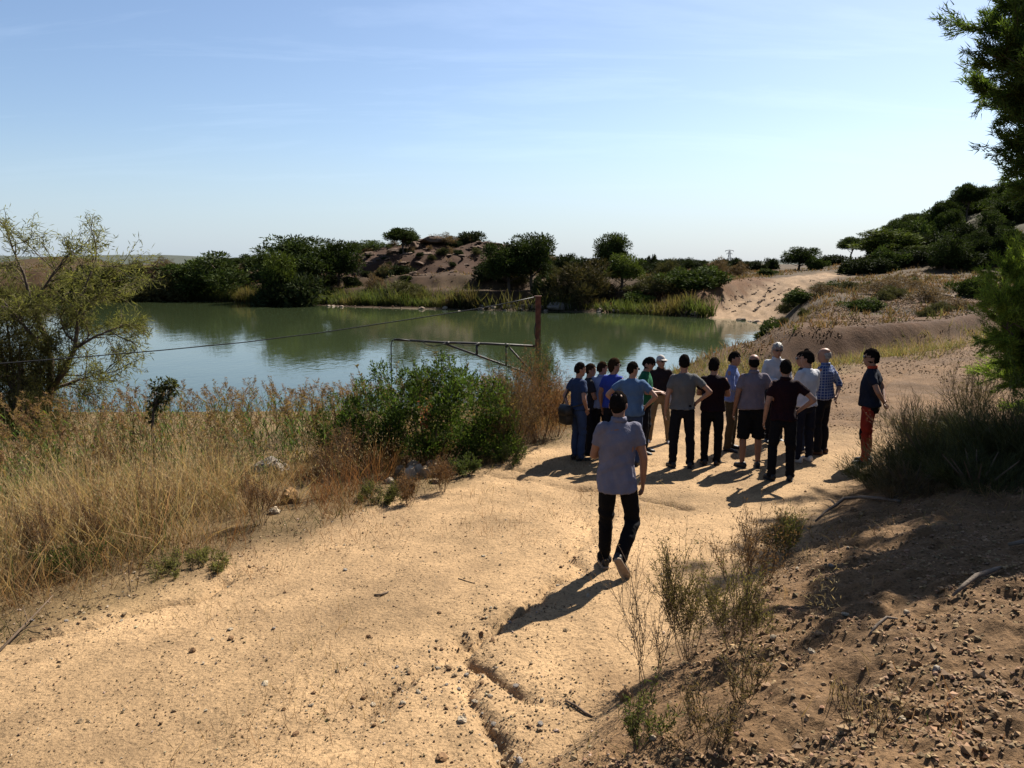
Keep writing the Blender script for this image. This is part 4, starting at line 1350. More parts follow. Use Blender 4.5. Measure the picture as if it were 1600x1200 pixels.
twig_bush('tamarisk_shrub', 'feathery grey green tamarisk shrub around the foot of the rusty post', 828, 16.4, 640, None, 21, 14, 1.25, 1.7, (0.055, 0.08, 0.035), (0.12, 0.145, 0.06), 11, .08, .009, (4, 4), .010)
twig_bush('dry_bush', 'rust coloured dry bush between the leafy bush and the group', 842, 14.2, 690, None, 22, 20, 1.15, 1.3, (0.19, 0.09, 0.035), (0.30, 0.17, 0.07), 6, .05, .008, (4, 4), .006, 'dry')
twig_bush('dry_bush', 'brownish dry bush at the right foot of the leafy bush', 800, 13.0, 715, None, 23, 16, .95, 1.2, (0.16, 0.095, 0.04), (0.24, 0.16, 0.07), 6, .05, .008, (4, 4), .006, 'dry')
twig_bush('dry_bush', 'orange dry bush at the track edge left of the man with the shoulder bag', 868, 14.8, 680, None, 24, 14, .75, .8, (0.28, 0.12, 0.04), (0.36, 0.2, 0.08), 6, .05, .008, (4, 4), .005, 'dry')
twig_bush('herb', 'green weedy herb by the pale stone cluster at the track edge', 728, 0, 742, None, 25, 14, .22, .9, (0.07, 0.1, 0.03), (0.15, 0.17, 0.05), 3, .04, .012, (4, 3), .004, cat='plant')
twig_bush('herb', 'spreading green herb at the track edge below the dry grass', 300, 0, 893, None, 26, 26, .17, 2.0, (0.15, 0.15, 0.05), (0.26, 0.23, 0.09), 2, .04, .009, (4, 3), .004, cat='plant')
twig_bush('herb', 'dark green herb beside the brown stone in the dry grass', 600, 0, 780, None, 27, 24, .18, 2.0, (0.11, 0.12, 0.04), (0.22, 0.2, 0.07), 2, .04, .012, (4, 3), .004, cat='plant')
twig_bush('herb', 'feathery green herb in front of the reddish grass at far left', 95, 0, 905, None, 28, 10, .3, .8, (0.07, 0.11, 0.03), (0.14, 0.18, 0.05), 3, .04, .01, (4, 3), .004, cat='plant')
twig_bush('herb', 'low green herb under the leafy bush at the track edge', 795, 0, 722, None, 29, 20, .24, 1.3, (0.06, 0.09, 0.03), (0.15, 0.16, 0.05), 3, .04, .012, (4, 3), .004, cat='plant')
twig_bush('dry_stalk', 'tall dark dried stalk standing in the dry grass', 500, 0, 735, None, 30, 1, .75, .2, (0.12, 0.07, 0.04), (0.16, 0.1, 0.05), 4, .03, .012, (5,), .005, lvl=1, cat='plant')
twig_bush('dry_stalk', 'thin bare dry stalk at the bottom left of the track edge', 207, 0, 925, None, 34, 3, .38, .2, (0.2, 0.11, 0.05), (0.25, 0.15, 0.07), 2, .03, .01, (4,), .004, lvl=1, cat='plant')

rgs = np.random.default_rng(350)
for i, (px, py, hh, lab) in enumerate([(60, 905, .6, 'reddish dry weed at the far left front of the grass'), (150, 880, .55, 'reddish dry weed right of the first at the left front of the grass'), (235, 850, .6, 'wiry brown weed standing at the grass edge above the sprawling herb'), (405, 820, .45, 'wiry brown weed at the grass edge left of the boulder'), (520, 770, .6, 'dark wiry weed right of the orange brown boulder'), (560, 745, .7, 'branched brown weed below the left end of the leafy bush'), (690, 770, .35, 'low brown weed below the pale stone cluster'), (640, 790, .3, 'low brown tangle left of the pale stone cluster'), (350, 760, .7, 'dry branched weed in the middle of the straw grass'), (170, 790, .8, 'tall dry weed deep in the straw grass at the left')]):
    twig_bush('dry_weed', lab, px, 0, py, None, 360 + i, 9, hh, hh * 1.1, (0.2, 0.10, 0.04), (0.34, 0.2, 0.09), 3, .035, .007, (5, 4), .0035, 'dry', cat='weed', spread=.5, group='dry weeds along the front of the grass')

# weeds at the right edge of the track
WG = 'weeds along the right edge of the track'
for a in [
    ('weed', 'tall reddish dry weed, the upper one of the weeds right of the walking man', 1155, 0, 938, None, 41, 9, 0.57, .75, (0.22, 0.12, 0.05), (0.32, 0.2, 0.09), 2, .035, .008, (6, 4), .004, 'dry'),
    ('weed', 'fresh green weed behind the tall reddish weed', 1215, 0, 872, None, 42, 10, 0.39, .6, (0.12, 0.12, 0.04), (0.24, 0.21, 0.08), 5, .04, .007, (5, 4), .003, 'leaf'),
    ('weed', 'bushy green and brown weed with one tall feathery spike', 1078, 0, 1033, None, 43, 9, 0.55, .55, (0.14, 0.105, 0.042), (0.25, 0.19, 0.085), 5, .032, .006, (6, 4), .0035, 'leaf'),
    ('weed', 'green weed just right of the one with the tall feathery spike', 1150, 0, 1020, None, 44, 8, 0.42, .5, (0.135, 0.11, 0.042), (0.25, 0.2, 0.085), 4, .032, .006, (6, 4), .0035, 'leaf'),
    ('weed', 'bare thin stemmed weed with long straight twigs beside the track', 1012, 0, 1085, None, 45, 5, 0.57, .5, (0.17, 0.11, 0.05), (0.25, 0.17, 0.08), 1, .025, .006, (6, 3), .0035, 'dry'),
    ('weed', 'low green weed behind the round stone at the bottom of the view', 1000, 0, 1165, None, 46, 6, 0.22, .4, (0.09, 0.11, 0.035), (0.2, 0.19, 0.07), 3, .03, .008, (4, 3), .003, 'leaf'),
    ('weed', 'small brown weed below the green weeds on the bank foot', 1155, 0, 1095, None, 47, 6, 0.24, .4, (0.14, 0.11, 0.05), (0.24, 0.18, 0.08), 2, .03, .007, (5, 3), .003, 'dry'),
    ('weed', 'straggly dry weed at the bottom right corner of the track', 1100, 0, 1165, None, 48, 7, 0.23, .5, (0.17, 0.13, 0.06), (0.28, 0.2, 0.09), 2, .03, .007, (5, 3), .003, 'dry'),
    ('weed', 'pale dry grass stalk leaning over the shadow edge on the bank', 1300, 0, 1000, None, 49, 3, 0.39, .3, (0.42, 0.33, 0.17), (0.5, 0.4, 0.22), 2, .05, .006, (3,), .003, 'dry'),
    ('weed', 'dry wispy weed low on the bank in the bottom right', 1350, 0, 1140, None, 50, 6, 0.22, .45, (0.25, 0.18, 0.09), (0.36, 0.27, 0.14), 1, .04, .005, (4, 3), .0028, 'dry'),
]:
    nm, lab = a[:2]
    twig_bush(*a[:16], r=a[16] * 0.9, mat=a[17], cat='weed', lvl=len(a[15]), spread=.5, group=WG, up=.3)

# ------------------------------------------------------------------ people
def fabric(name, colour, pattern=None, rough=0.9):
    m, N, L, out = new_mat(name)
    p = N.new('ShaderNodeBsdfPrincipled'); p.inputs['Roughness'].default_value = rough
    p.inputs['Specular IOR Level'].default_value = 0.08
    tcn = N.new('ShaderNodeTexCoord')
    rgb = N.new('ShaderNodeRGB'); rgb.outputs[0].default_value = (*colour, 1); c = rgb.outputs[0]
    if pattern:
        kind, other, sc = pattern
        sepn = N.new('ShaderNodeSeparateXYZ'); L.new(tcn.outputs['Object'], sepn.inputs[0])
        facs = []
        at = N.new('ShaderNodeMath'); at.operation = 'ARCTAN2'; L.new(sepn.outputs['X'], at.inputs[0]); L.new(sepn.outputs['Y'], at.inputs[1])
        axes = [(at.outputs[0], sc * 0.17)] + ([(sepn.outputs['Z'], sc)] if kind == 'plaid' else [])
        for src, k in axes:
            mu = N.new('ShaderNodeMath'); mu.operation = 'MULTIPLY'; mu.inputs[1].default_value = k; L.new(src, mu.inputs[0])
            fr = N.new('ShaderNodeMath'); fr.operation = 'FRACT'; L.new(mu.outputs[0], fr.inputs[0])
            lt = N.new('ShaderNodeMath'); lt.operation = 'LESS_THAN'; lt.inputs[1].default_value = 0.24; L.new(fr.outputs[0], lt.inputs[0])
            facs.append(lt.outputs[0])
        f = facs[0]
        if len(facs) > 1:
            mxn = N.new('ShaderNodeMath'); mxn.operation = 'MAXIMUM'; L.new(facs[0], mxn.inputs[0]); L.new(facs[1], mxn.inputs[1]); f = mxn.outputs[0]
        mix = N.new('ShaderNodeMix'); mix.data_type = 'RGBA'; L.new(f, mix.inputs['Factor']); L.new(c, mix.inputs['A'])
        mix.inputs['B'].default_value = (*other, 1); c = mix.outputs['Result']
    n = noise_node(N, L, 7.0, 4, 0.55, tcn.outputs['Object'])
    L.new(vary_col(N, L, c, n.outputs['Fac'], 0.54, 0.72), p.inputs['Base Color'])
    mp = N.new('ShaderNodeMapping'); mp.inputs['Scale'].default_value = (9, 9, 3.5); L.new(tcn.outputs['Object'], mp.inputs[0])
    w = noise_node(N, L, 1.3, 5, 0.6, mp.outputs[0]); w.inputs['Distortion'].default_value = 0.8
    bm = N.new('ShaderNodeBump'); bm.inputs['Strength'].default_value = 0.7; bm.inputs['Distance'].default_value = 0.03
    L.new(w.outputs['Fac'], bm.inputs['Height']); L.new(bm.outputs[0], p.inputs['Normal'])
    L.new(p.outputs[0], out.inputs['Surface'])
    return m


M['skin'] = solid_mat('skin', (0.32, 0.165, 0.105), 0.55, 0.3, nscale=14, lo=0.88, hi=1.1)
M['skin_tan'] = solid_mat('tanned_skin', (0.26, 0.125, 0.075), 0.55, 0.3, nscale=14, lo=0.88, hi=1.1)
M['feature'] = solid_mat('face_dark', (0.05, 0.025, 0.02), 0.6, 0.3)
M['hair_black'] = solid_mat('black_hair', (0.012, 0.010, 0.009), 1.0, 0.0, nscale=40, bump=0.35, bscale=70, bdist=0.01)
M['hair_brown'] = solid_mat('brown_hair', (0.03, 0.018, 0.011), 1.0, 0.0, nscale=40, bump=0.35, bscale=70, bdist=0.01)
M['hair_grey'] = solid_mat('grey_hair', (0.30, 0.28, 0.26), 0.6, 0.3, nscale=30, lo=0.5, hi=1.3, bump=0.8, bscale=70, bdist=0.01)
M['glass_black'] = solid_mat('dark_lens', (0.008, 0.008, 0.009), 0.15, 0.5)
M['leather'] = solid_mat('black_leather', (0.012, 0.011, 0.011), 0.6, 0.35)
M['brown_leather'] = solid_mat('brown_leather', (0.07, 0.03, 0.018), 0.6, 0.35)
M['white_shoe'] = solid_mat('white_canvas', (0.62, 0.6, 0.57), 0.7, 0.3)
M['rubber'] = solid_mat('pale_rubber', (0.30, 0.22, 0.15), 0.8, 0.2)
M['brass'] = solid_mat('brass', (0.7, 0.5, 0.2), 0.3, 0.5, 1.0)
M['paper'] = solid_mat('paper', (0.6, 0.6, 0.66), 0.8, 0.2)
FAB = {}


def fab(key, colour, pattern=None):
    if key not in FAB: FAB[key] = fabric(key, colour, pattern)
    return FAB[key]


def ring_loft(mb, secs, n=16, mat=0, sq=1.0):
    """sections (centre, half axis a, half axis b): a closed lofted volume"""
    th = np.linspace(0, 2 * np.pi, n, endpoint=False)
    ct, st = np.cos(th), np.sin(th)
    ct = np.sign(ct) * np.abs(ct) ** sq; st = np.sign(st) * np.abs(st) ** sq
    V = [np.asarray(c, float) + ct[:, None] * np.asarray(a, float) + st[:, None] * np.asarray(b, float) for c, a, b in secs]
    m = len(V); V = np.concatenate(V + [np.array([secs[0][0], secs[-1][0]], float)])
    i, j = np.meshgrid(np.arange(m - 1), np.arange(n), indexing='ij'); k = (j + 1) % n
    F = np.stack([i * n + j, i * n + k, (i + 1) * n + k, (i + 1) * n + j], -1).reshape(-1, 4)
    off = mb.n
    mb.add(V, F, (1, 1, 1), mat)
    jj = np.arange(n); kk = (jj + 1) % n
    mb.f.append((off + np.concatenate([np.stack([kk, jj, np.full(n, m * n)], -1), np.stack([(m - 1) * n + jj, (m - 1) * n + kk, np.full(n, m * n + 1)], -1)]), mat))


def ball(mb, c, r, lvl=2, rot=None):
    v, f = (ICO1 if lvl == 1 else ICO2)
    v = v * np.asarray(r)
    if rot is not None: v = v @ rot.T
    mb.add(v + np.asarray(c), f)


def limb(mb, pts, radii, n=12):
    pts = [np.asarray(p, float) for p in pts]
    tube(mb, pts, radii, n)
    for p, r in zip(pts, radii): ball(mb, p, [r * .99] * 3, 1)


def remesh(mb, voxel, smooth_it=3, factor=0.5, decimate=None):
    me = mb.mesh('tmp', [])
    o = bpy.data.objects.new('tmp', me); COL.objects.link(o)
    m = o.modifiers.new('r', 'REMESH'); m.mode = 'VOXEL'; m.voxel_size = voxel
    if smooth_it:
        s = o.modifiers.new('s', 'SMOOTH'); s.factor = factor; s.iterations = smooth_it
    dg = bpy.context.evaluated_depsgraph_get()
    r = bpy.data.meshes.new_from_object(o.evaluated_get(dg))
    bpy.data.objects.remove(o); bpy.data.meshes.remove(me)
    n = len(r.vertices)
    v = np.empty(n * 3, np.float32); r.vertices.foreach_get('co', v)
    f = np.empty(len(r.polygons) * 4, np.int32); r.polygons.foreach_get('vertices', f)
    bpy.data.meshes.remove(r)
    return v.reshape(-1, 3).astype(float), f.reshape(-1, 4)


def vnormals(v, f):
    nrm = np.cross(v[f[:, 2]] - v[f[:, 0]], v[f[:, 3]] - v[f[:, 1]])
    out = np.zeros_like(v)
    for k in range(4): np.add.at(out, f[:, k], nrm)
    return out / (np.linalg.norm(out, axis=1, keepdims=True) + 1e-9)


def rotz(a):
    c, s = math.cos(a), math.sin(a)
    return np.array([[c, -s, 0], [s, c, 0], [0, 0, 1.0]])


def rotx(a):
    c, s = math.cos(a), math.sin(a)
    return np.array([[1.0, 0, 0], [0, c, -s], [0, s, c]])


ARMS = {  # elbow from shoulder, wrist from body axis (None: from elbow); x is outwards, y forwards
    'down': ((.075, -.03, -.285), None, (.015, .07, -.245)),
    'hip': ((.215, -.10, -.205), (.185, .015, 1.015), None),
    'behind': ((.085, -.13, -.265), (.035, -.20, .985), None),
    'front': ((.06, .07, -.275), (.02, .27, 1.13), None),
    'fold': ((.07, .13, -.26), (-.11, .235, 1.19), None),
    'pocket': ((.135, -.07, -.265), (.205, .04, .955), None),
    'out': ((.15, -.02, -.26), None, (.03, .06, -.25)),
}


def hand(mb, fm, wrist, d, nrm, thumb_side, curl, s):
    """palm joins the arm volume (mb); the five fingers go into fm as thin tubes rooted in the palm"""
    d = unit(d); nrm = unit(nrm - d * np.dot(nrm, d)); side = unit(np.cross(nrm, d)) * thumb_side
    L = 0.095 * s
    secs = []
    for t, wv, th in [(-.15, .026, .022), (.15, .034, .020), (.6, .042, .017), (1.0, .040, .013)]:
        secs.append((wrist + d * L * t, side * wv * s, nrm * th * s))
    ring_loft(mb, secs, 10)
    for i, (o, ln) in enumerate([(.030, .070), (.010, .080), (-.010, .075), (-.029, .060)]):
        r0 = wrist + d * L * 0.9 + side * o * s
        a, b = curl * 0.5, curl * 1.1
        d1 = d * math.cos(a) + nrm * math.sin(a); d2 = d * math.cos(b) + nrm * math.sin(b)
        p1 = r0 + d1 * ln * .5 * s; p2 = p1 + d2 * ln * .5 * s
        tube(fm, [r0, p1, p2], np.array([.0095, .0085, .0065]) * s, 6)
    t0 = wrist + d * L * .25 + side * .026 * s
    t1 = t0 + (d * .6 + side * .65 + nrm * .25) * .042 * s; t2 = t1 + (d * .95 + side * .2 + nrm * .35) * .034 * s
    tube(fm, [t0, t1, t2], np.array([.012, .0105, .008]) * s, 6)


def head_parts(mb, c, Rm, s=1.0):
    """skull, jaw, nose, ears and brow about the head centre c, turned by Rm (face along +y)"""
    def T(p): return c + Rm @ (np.asarray(p, float) * s)
    X, Y, Z = Rm[:, 0], Rm[:, 1], Rm[:, 2]
    secs = []
    for z, a, b, y in [(-.118, .026, .028, .052), (-.105, .042, .050, .038), (-.08, .056, .070, .022), (-.045, .066, .086, .010), (0, .073, .094, 0), (.04, .076, .098, -.004), (.075, .069, .089, -.006), (.10, .05, .066, -.006), (.118, .022, .03, -.006)]:
        secs.append((T((0, y, z)), X * a * s, Y * b * s))
    ring_loft(mb, secs, 18)
    ring_loft(mb, [(T((0, .088, .018)), X * .010 * s, Z * .012 * s), (T((0, .104, -.012)), X * .013 * s, Z * .012 * s), (T((0, .115, -.03)), X * .017 * s, Z * .011 * s), (T((0, .085, -.036)), X * .016 * s, Z * .01 * s)], 8)
    ball(mb, T((0, .088, .030)), [.05 * s, .014 * s, .011 * s], 1, Rm)
    ball(mb, T((0, .086, -.068)), [.027 * s, .014 * s, .009 * s], 1, Rm)
    for sd in (-1, 1):
        ball(mb, T((sd * .078, -.012, -.012)), [.012 * s, .022 * s, .036 * s], 1, Rm)


def head_shell(c, Rm, s, fn, lvl=ICO3, base=(.0775, .1005, .119)):
    """a hair-like shell over the skull; fn(unit dir x,y,z) gives the radius factor"""
    v = lvl[0]
    k = np.array([fn(*p) for p in v])
    p = v * np.array(base) * k[:, None]
    p[:, 1] -= .004
    return c + (p * s) @ Rm.T, lvl[1]


def hair_fn(kind, seed):
    rng = np.random.default_rng(seed)
    ph = rng.uniform(0, 6.28, 6)

    def f(x, y, z):
        jit = 0.03 * math.sin(11 * x + ph[0]) * math.sin(10 * z + ph[1]) + 0.024 * math.sin(17 * y + ph[2] + 9 * x) + 0.02 * math.sin(23 * z + ph[3] + 13 * x)
        if kind == 'bald':
            hair = (z < 0.42) and (z > -0.42) and (y < 0.12 - 0.5 * abs(z))
            return 1.035 + jit * .4 if hair else 0.9
        line = 0.50 - 0.12 * math.cos(6 * x)          # height of the hairline at the forehead
        low = {'short': -0.40, 'medium': -0.62, 'long': -0.95, 'curly': -0.6, 'receding': -0.5, 'bun': -0.55}.get(kind, -.5)
        if kind == 'receding': line = 0.72
        if abs(x) > .55 and y > -.38: hair = z > (.05 if y < .25 else .35)
        elif y > 0.30: hair = z > line
        elif y > 0.02: hair = z > line - (0.30 - y) * 1.6 - .25
        else: hair = z > low
        vol = {'short': 1.055, 'medium': 1.10, 'long': 1.14, 'curly': 1.16, 'receding': 1.05, 'bun': 1.08}.get(kind, 1.06)
        top = 1 + 0.03 * max(z, 0)
        return max(1.035, vol * top + .03 + jit * (2.0 if kind == 'curly' else 1.0)) if hair else 0.88
    return f


def make_person(label, px, feet_y, top_y, yaw, shirt, shirt_kind='tee', trousers=None, trouser_kind='long', arms=('down', 'down'), head=(0, 0), hair='short',
                hair_mat='hair_black', skin='skin', shoe='leather', sole=None, stance=.10, belly=1.0, lean=0.0, depth_from=None, glasses=False, cap=False,
                beard=False, belt=False, walk=False, group='people gathered on the dirt track', shirt_len=.90, collar=None, seed=1, wide=1.0, voxel=.0195, spread_y=0.0, hrange=(1.58, 1.90), bun=False):
    p = ground_at(px, feet_y)
    # standing height from the pixel row of the crown at that distance
    dtop = at_dist(px, p[1], top_y)
    H = float(np.clip(dtop[2] - p[2], *hrange))
    print('PERSON %-46s at (%.2f, %.2f, %.2f) wants %.2f m' % (label[:46], p[0], p[1], p[2], dtop[2] - p[2]))
    s = 1.0; K = H / 1.75
    rng = np.random.default_rng(seed)
    body, fing, sh, tr = MB(), MB(), MB(), MB()
    ex, ey, ez = np.eye(3)
    def ln(z):  # forward lean of the trunk
        return lean * max(0, z - .95)
    W = wide
    # ---- trunk volumes
    tors = [(.80, .09, .06, 0), (.90, .130, .080, 0), (1.0, .135 * (0.7 + .3 * belly), .088 * belly, .005), (1.10, .142 * (.7 + .3 * belly), .098 * belly, .008), (1.22, .165, .115, .0), (1.33, .172, .115, -.008), (1.41, .15, .09, -.012), (1.46, .10, .06, -.01), (1.49, .058, .056, 0)]
    ring_loft(body, [((0, y + ln(z), z), ex * a * W, ey * b) for z, a, b, y in tors], 20)
    nb = np.array([0, ln(1.49) - .005, 1.46])
    Rh = rotz(-R(head[0])) @ rotx(-R(head[1]))
    hc = np.array([0, ln(1.62) + .018, 1.635]) + np.array([0, .05 * math.sin(R(head[1])), -.03 * abs(math.sin(R(head[1])))])
    limb(body, [nb, (nb + hc) / 2 + [0, -.008, -.02], hc - [0, .01, .03]], [.062, .056, .056])
    head_parts(body, hc, Rh)
    # ---- arms
    arm_pts = []
    for sd, mode in ((-1, arms[0]), (1, arms[1])):
        e, wabs, wrel = ARMS[mode]
        shd = np.array([sd * .166 * W, ln(1.42) - .01, 1.415])
        el = shd + np.array([sd * e[0], e[1], e[2]])
        wr = np.array([sd * wabs[0] * W, wabs[1] + ln(1.1), wabs[2]]) if wabs else el + np.array([sd * wrel[0], wrel[1], wrel[2]])
        if mode == 'hip' and belly > 1.1: wr[0] += sd * .02
        fl = np.linalg.norm(wr - el)
        if fl > .285: wr = el + (wr - el) * .285 / fl
        arm_pts.append((sd, shd, el, wr))
        limb(body, [shd, (shd + el) / 2, el], [.050, .047, .039])
        limb(body, [el, el * .6 + wr * .4, wr], [.039, .037, .026])
        fd = unit(wr - el)
        if mode == 'hip': hd = unit(np.array([-sd * .35, .55, -.75])); nr = np.array([-sd, -.3, 0])
        elif mode == 'behind': hd = unit(np.array([-sd * .7, -.1, -.6])); nr = np.array([0, -1, 0])
        elif mode in ('front', 'fold'): hd = unit(fd + np.array([-sd * .3, 0, 0])); nr = np.array([0, -.3, -1])
        else: hd = unit(fd + np.array([0, .15, -.3])); nr = np.array([-sd, 0, 0])
        hand(body, fing, wr, hd, nr, 1 if np.dot(np.cross(unit(nr), hd), ey + ez * .2) > 0 else -1, .55 if mode != 'behind' else .9, 1.0)
    # ---- legs
    leg = []
    for sd in (-1, 1):
        hip = np.array([sd * .092, 0, .90]); st = sd * stance
        if walk:
            kn, an = (np.array([-.085, .09, .50]), np.array([-.085, .14, .09])) if sd < 0 else (np.array([.165, .04, .50]), np.array([-.005, -.20, .205]))
            fdir = ey if sd < 0 else unit([.42, .30, -.80])
        else:
            sy = sd * spread_y
            kn = np.array([(hip[0] + st) / 2 + sd * .012, .02 + sy * .5, .49]); an = np.array([st, sy - .005, .085]); fdir = unit([sd * .28, 1, 0])
        leg.append((sd, hip, kn, an, fdir))
        limb(body, [hip, (hip + kn) / 2, kn], [.066, .066, .054])
        limb(body, [kn, kn * .68 + an * .32 + [0, -.012, 0], an], [.054, .056, .037])
    v, f = remesh(body, voxel, 2, .4)
    mbx = MB(); mbx.add(v, f)
    for vv, cc in zip(fing.v, fing.c): pass
    off = mbx.n
    mbx.add(np.concatenate(fing.v), np.zeros((0, 4), int))
    for ff, _ in fing.f: mbx.f.append((ff + off, 0))
    # eyes and mouth as dark marks set in the face
    def T(q): return hc + Rh @ np.asarray(q, float)
    for sd in (-1, 1):
        b = MB(); ball(b, T((sd * .031, .082, .012)), [.013, .010, .006], 1, Rh); mbx.add(b.v[0], b.f[0][0], mat=1)
        b = MB(); ball(b, T((sd * .031, .087, .033)), [.019, .010, .005], 1, Rh); mbx.add(b.v[0], b.f[0][0], mat=1)
    b = MB(); ball(b, T((0, .094, -.066)), [.022, .006, .003], 1, Rh); mbx.add(b.v[0], b.f[0][0], mat=1)
    for q in range(len(mbx.v)): mbx.v[q] = mbx.v[q] * K
    person = mbx.build('person', [M[skin], M['feature']], None, True)
    person.location = (p[0], p[1], p[2] - .012)
    person.rotation_euler = (0, 0, -R(yaw))
    tag(person, label, 'person', group)

    def child(name, v, f, mat, lab=None, folds=0.0, ffreq=9.0):
        if folds:
            nm = vnormals(v, f)
            zz = v[:, 2]
            if name == 'shirt':            # soft hanging folds below the chest, slanting creases at the shoulder blades
                q = fbm(v[:, 0] * 9 + zz * 2.2 + seed * 7.1, v[:, 1] * 9 - zz * 1.4 + seed * 3.7, 3, seed + 5) * smooth(1.42, 1.05, zz) + .45 * fbm(v[:, 0] * 5 - zz * 7 + seed, v[:, 1] * 5 + zz * 6, 3, seed + 6)
            else:                          # creases gathered at the knees and over the shoes
                q = .5 * fbm(v[:, 0] * 9 + seed, v[:, 1] * 9 + zz * 4, 3, seed + 5) + (smooth(.34, .12, zz) + np.exp(-((zz - .52) / .13) ** 2) + smooth(.78, .88, zz) * .8) * fbm(zz * 17 + v[:, 0] * 6 + seed, v[:, 1] * 7 - zz * 5, 2, seed + 7) * 1.2
            v = v + nm * (folds * q)[:, None]
        b = MB(); b.add(v * K, f)
        o = b.build(name, mat, person, True)
        if lab: o['label'] = lab
        return o
    # ---- shirt
    smat = fab(*shirt)
    z0 = shirt_len
    st_ = [(z0, .203, .160, 0), (z0 + .02, .202, .158, 0), (.97, .191 * (.7 + .3 * belly), .143 * belly, .004), (1.08, .174 * (.7 + .3 * belly), .128 * belly, .008), (1.20, .180, .128, .002), (1.31, .187, .128, -.008), (1.385, .175, .112, -.012), (1.44, .135, .086, -.012), (1.475, .088, .072, -.008), (1.50, .070, .068, -.004)]
    st_ = [q for q in st_ if q[0] >= z0]
    ring_loft(sh, [((0, y + ln(z), z), ex * a * W, ey * b) for z, a, b, y in st_], 24)
    for sd, shd, el, wr in arm_pts:
        if shirt_kind == 'long':
            limb(sh, [shd + [-sd * .02, 0, 0], (shd + el) / 2, el], [.070, .062, .054], 14); limb(sh, [el, (el + wr) / 2, wr - (wr - el) * .06], [.054, .049, .038], 14)
        elif shirt_kind == 'rolled':
            limb(sh, [shd + [-sd * .02, 0, 0], (shd + el) / 2, el * .95 + shd * .05], [.070, .064, .060], 14); tube(sh, [el * .97 + shd * .03, el + (wr - el) * .22], [.060, .056], 14)
        else:
            t = .62
            limb(sh, [shd + [-sd * .02, 0, 0], shd * .6 + el * .4], [.069, .064], 14); tube(sh, [shd * .6 + el * .4, shd * (1 - t) + el * t], [.064, .063], 14)
    v, f = remesh(sh, voxel, 6, .5)
    child('shirt', v, f, smat, None, .040 if walk else .032, 6.5)
    if collar:
        cb = MB(); nc = np.array([0, ln(1.49) - .006, 1.478])
        th = np.linspace(0, 2 * np.pi, 20, endpoint=False)
        ring_loft(cb, [(nc, ex * .078, ey * .075), (nc + [0, 0, .02], ex * .076, ey * .074), (nc + [0, -.004, .042], ex * .070, ey * .069), (nc + [0, 0, .044], ex * .060, ey * .060)], 20)
        vv = np.concatenate(cb.v)
        o = cb; 
        for q in range(len(o.v)): o.v[q] = o.v[q] * K
        o.build('collar', fab(*collar) if isinstance(collar, tuple) else smat, person, True)
    # ---- trousers
    tmat = fab(*trousers)
    pel = [(.80, .09, .08), (.85, .145, .108), (.92, .160, .114), (1.0, .156 * (.75 + .25 * belly), .110 * belly), (1.03, .155 * (.75 + .25 * belly), .109 * belly)]
    ring_loft(tr, [((0, ln(z), z), ex * a * W, ey * b) for z, a, b in pel], 20)
    for sd, hip, kn, an, fdir in leg:
        if trouser_kind == 'long':
            limb(tr, [hip, (hip + kn) / 2, kn], [.091, .086, .072], 14)
            lo = an + (kn - an) * -.06
            tube(tr, [kn, (kn + an) / 2 + [0, -.012, 0], an * .85 + kn * .15, lo], [.072, .068, .062, .065], 14)
        else:
            tube(tr, [hip, (hip + kn) / 2, kn + [0, 0, -.03]], [.108, .104, .102], 14)
    v, f = remesh(tr, voxel, 2, .45)
    child('trousers' if trouser_kind == 'long' else 'shorts', v, f, tmat, None, .020, 10.0)
    if belt:
        bb = MB(); ring_loft(bb, [((0, ln(1.0), .99), ex * .172, ey * .127), ((0, ln(1.0), 1.025), ex * .170, ey * .126)], 24)
        bb.v = [q * K for q in bb.v]; bo = bb.build('belt', M['leather'], person, True)
        bk = MB(); box(bk, np.array([0, .128, 1.008]) * K, (.05 * K, .014, .035 * K)); bk.build('buckle', M['brass'], bo)
    # ---- shoes
    for sd, hip, kn, an, fdir in leg:
        up = unit(ez - fdir * np.dot(ez, fdir)) if not (walk and sd > 0) else unit(np.array([.1, .8, .45]) - fdir * np.dot([.1, .8, .45], fdir))
        si = np.cross(fdir, up)
        sb, so = MB(), MB(); A = an - up * .02
        for mbq, secs in ((sb, [(-.075, .034, .042, -.005), (-.05, .040, .052, .0), (0, .041, .050, -.004), (.06, .044, .036, -.018), (.12, .047, .029, -.026), (.165, .040, .024, -.031), (.185, .02, .014, -.038)]),):
            ring_loft(mbq, [(A + fdir * t + up * z, si * a, up * b) for t, a, b, z in secs], 14)
        ring_loft(so, [(A + fdir * t - up * .052, si * a, up * .013) for t, a in [(-.085, .024), (-.07, .038), (0, .040), (.06, .046), (.12, .050), (.165, .043), (.192, .022)]], 14, 0, .6)
        sb.v = [q * K for q in sb.v]; so.v = [q * K for q in so.v]
        sob = sb.build('shoe', M[shoe], person, True)
        so.build('sole', M[sole or ('rubber' if shoe == 'white_shoe' else shoe)], sob, True)
    # ---- hair, beard, cap, glasses
    if cap:
        v, f = head_shell(hc, Rh, 1.0, lambda x, y, z: 1.10 if z > 0.22 - .08 * y else 0.9)
        co = child('cap', v, f, fab('pale_cap', (0.5, 0.46, 0.42)))
        bm = MB(); ring_loft(bm, [(T((0, .075, .050)), Rh[:, 0] * .07, Rh[:, 2] * .008), (T((0, .13, .045)), Rh[:, 0] * .062, Rh[:, 2] * .006), (T((0, .165, .036)), Rh[:, 0] * .03, Rh[:, 2] * .004)], 14)
        bm.v = [q * K for q in bm.v]; bm.build('cap_peak', fab('pale_cap', (0.5, 0.46, 0.42)), co, True)
        v, f = head_shell(hc, Rh, 1.0, hair_fn('bald', seed)); child('hair', v, f, M['hair_grey'])
    elif hair:
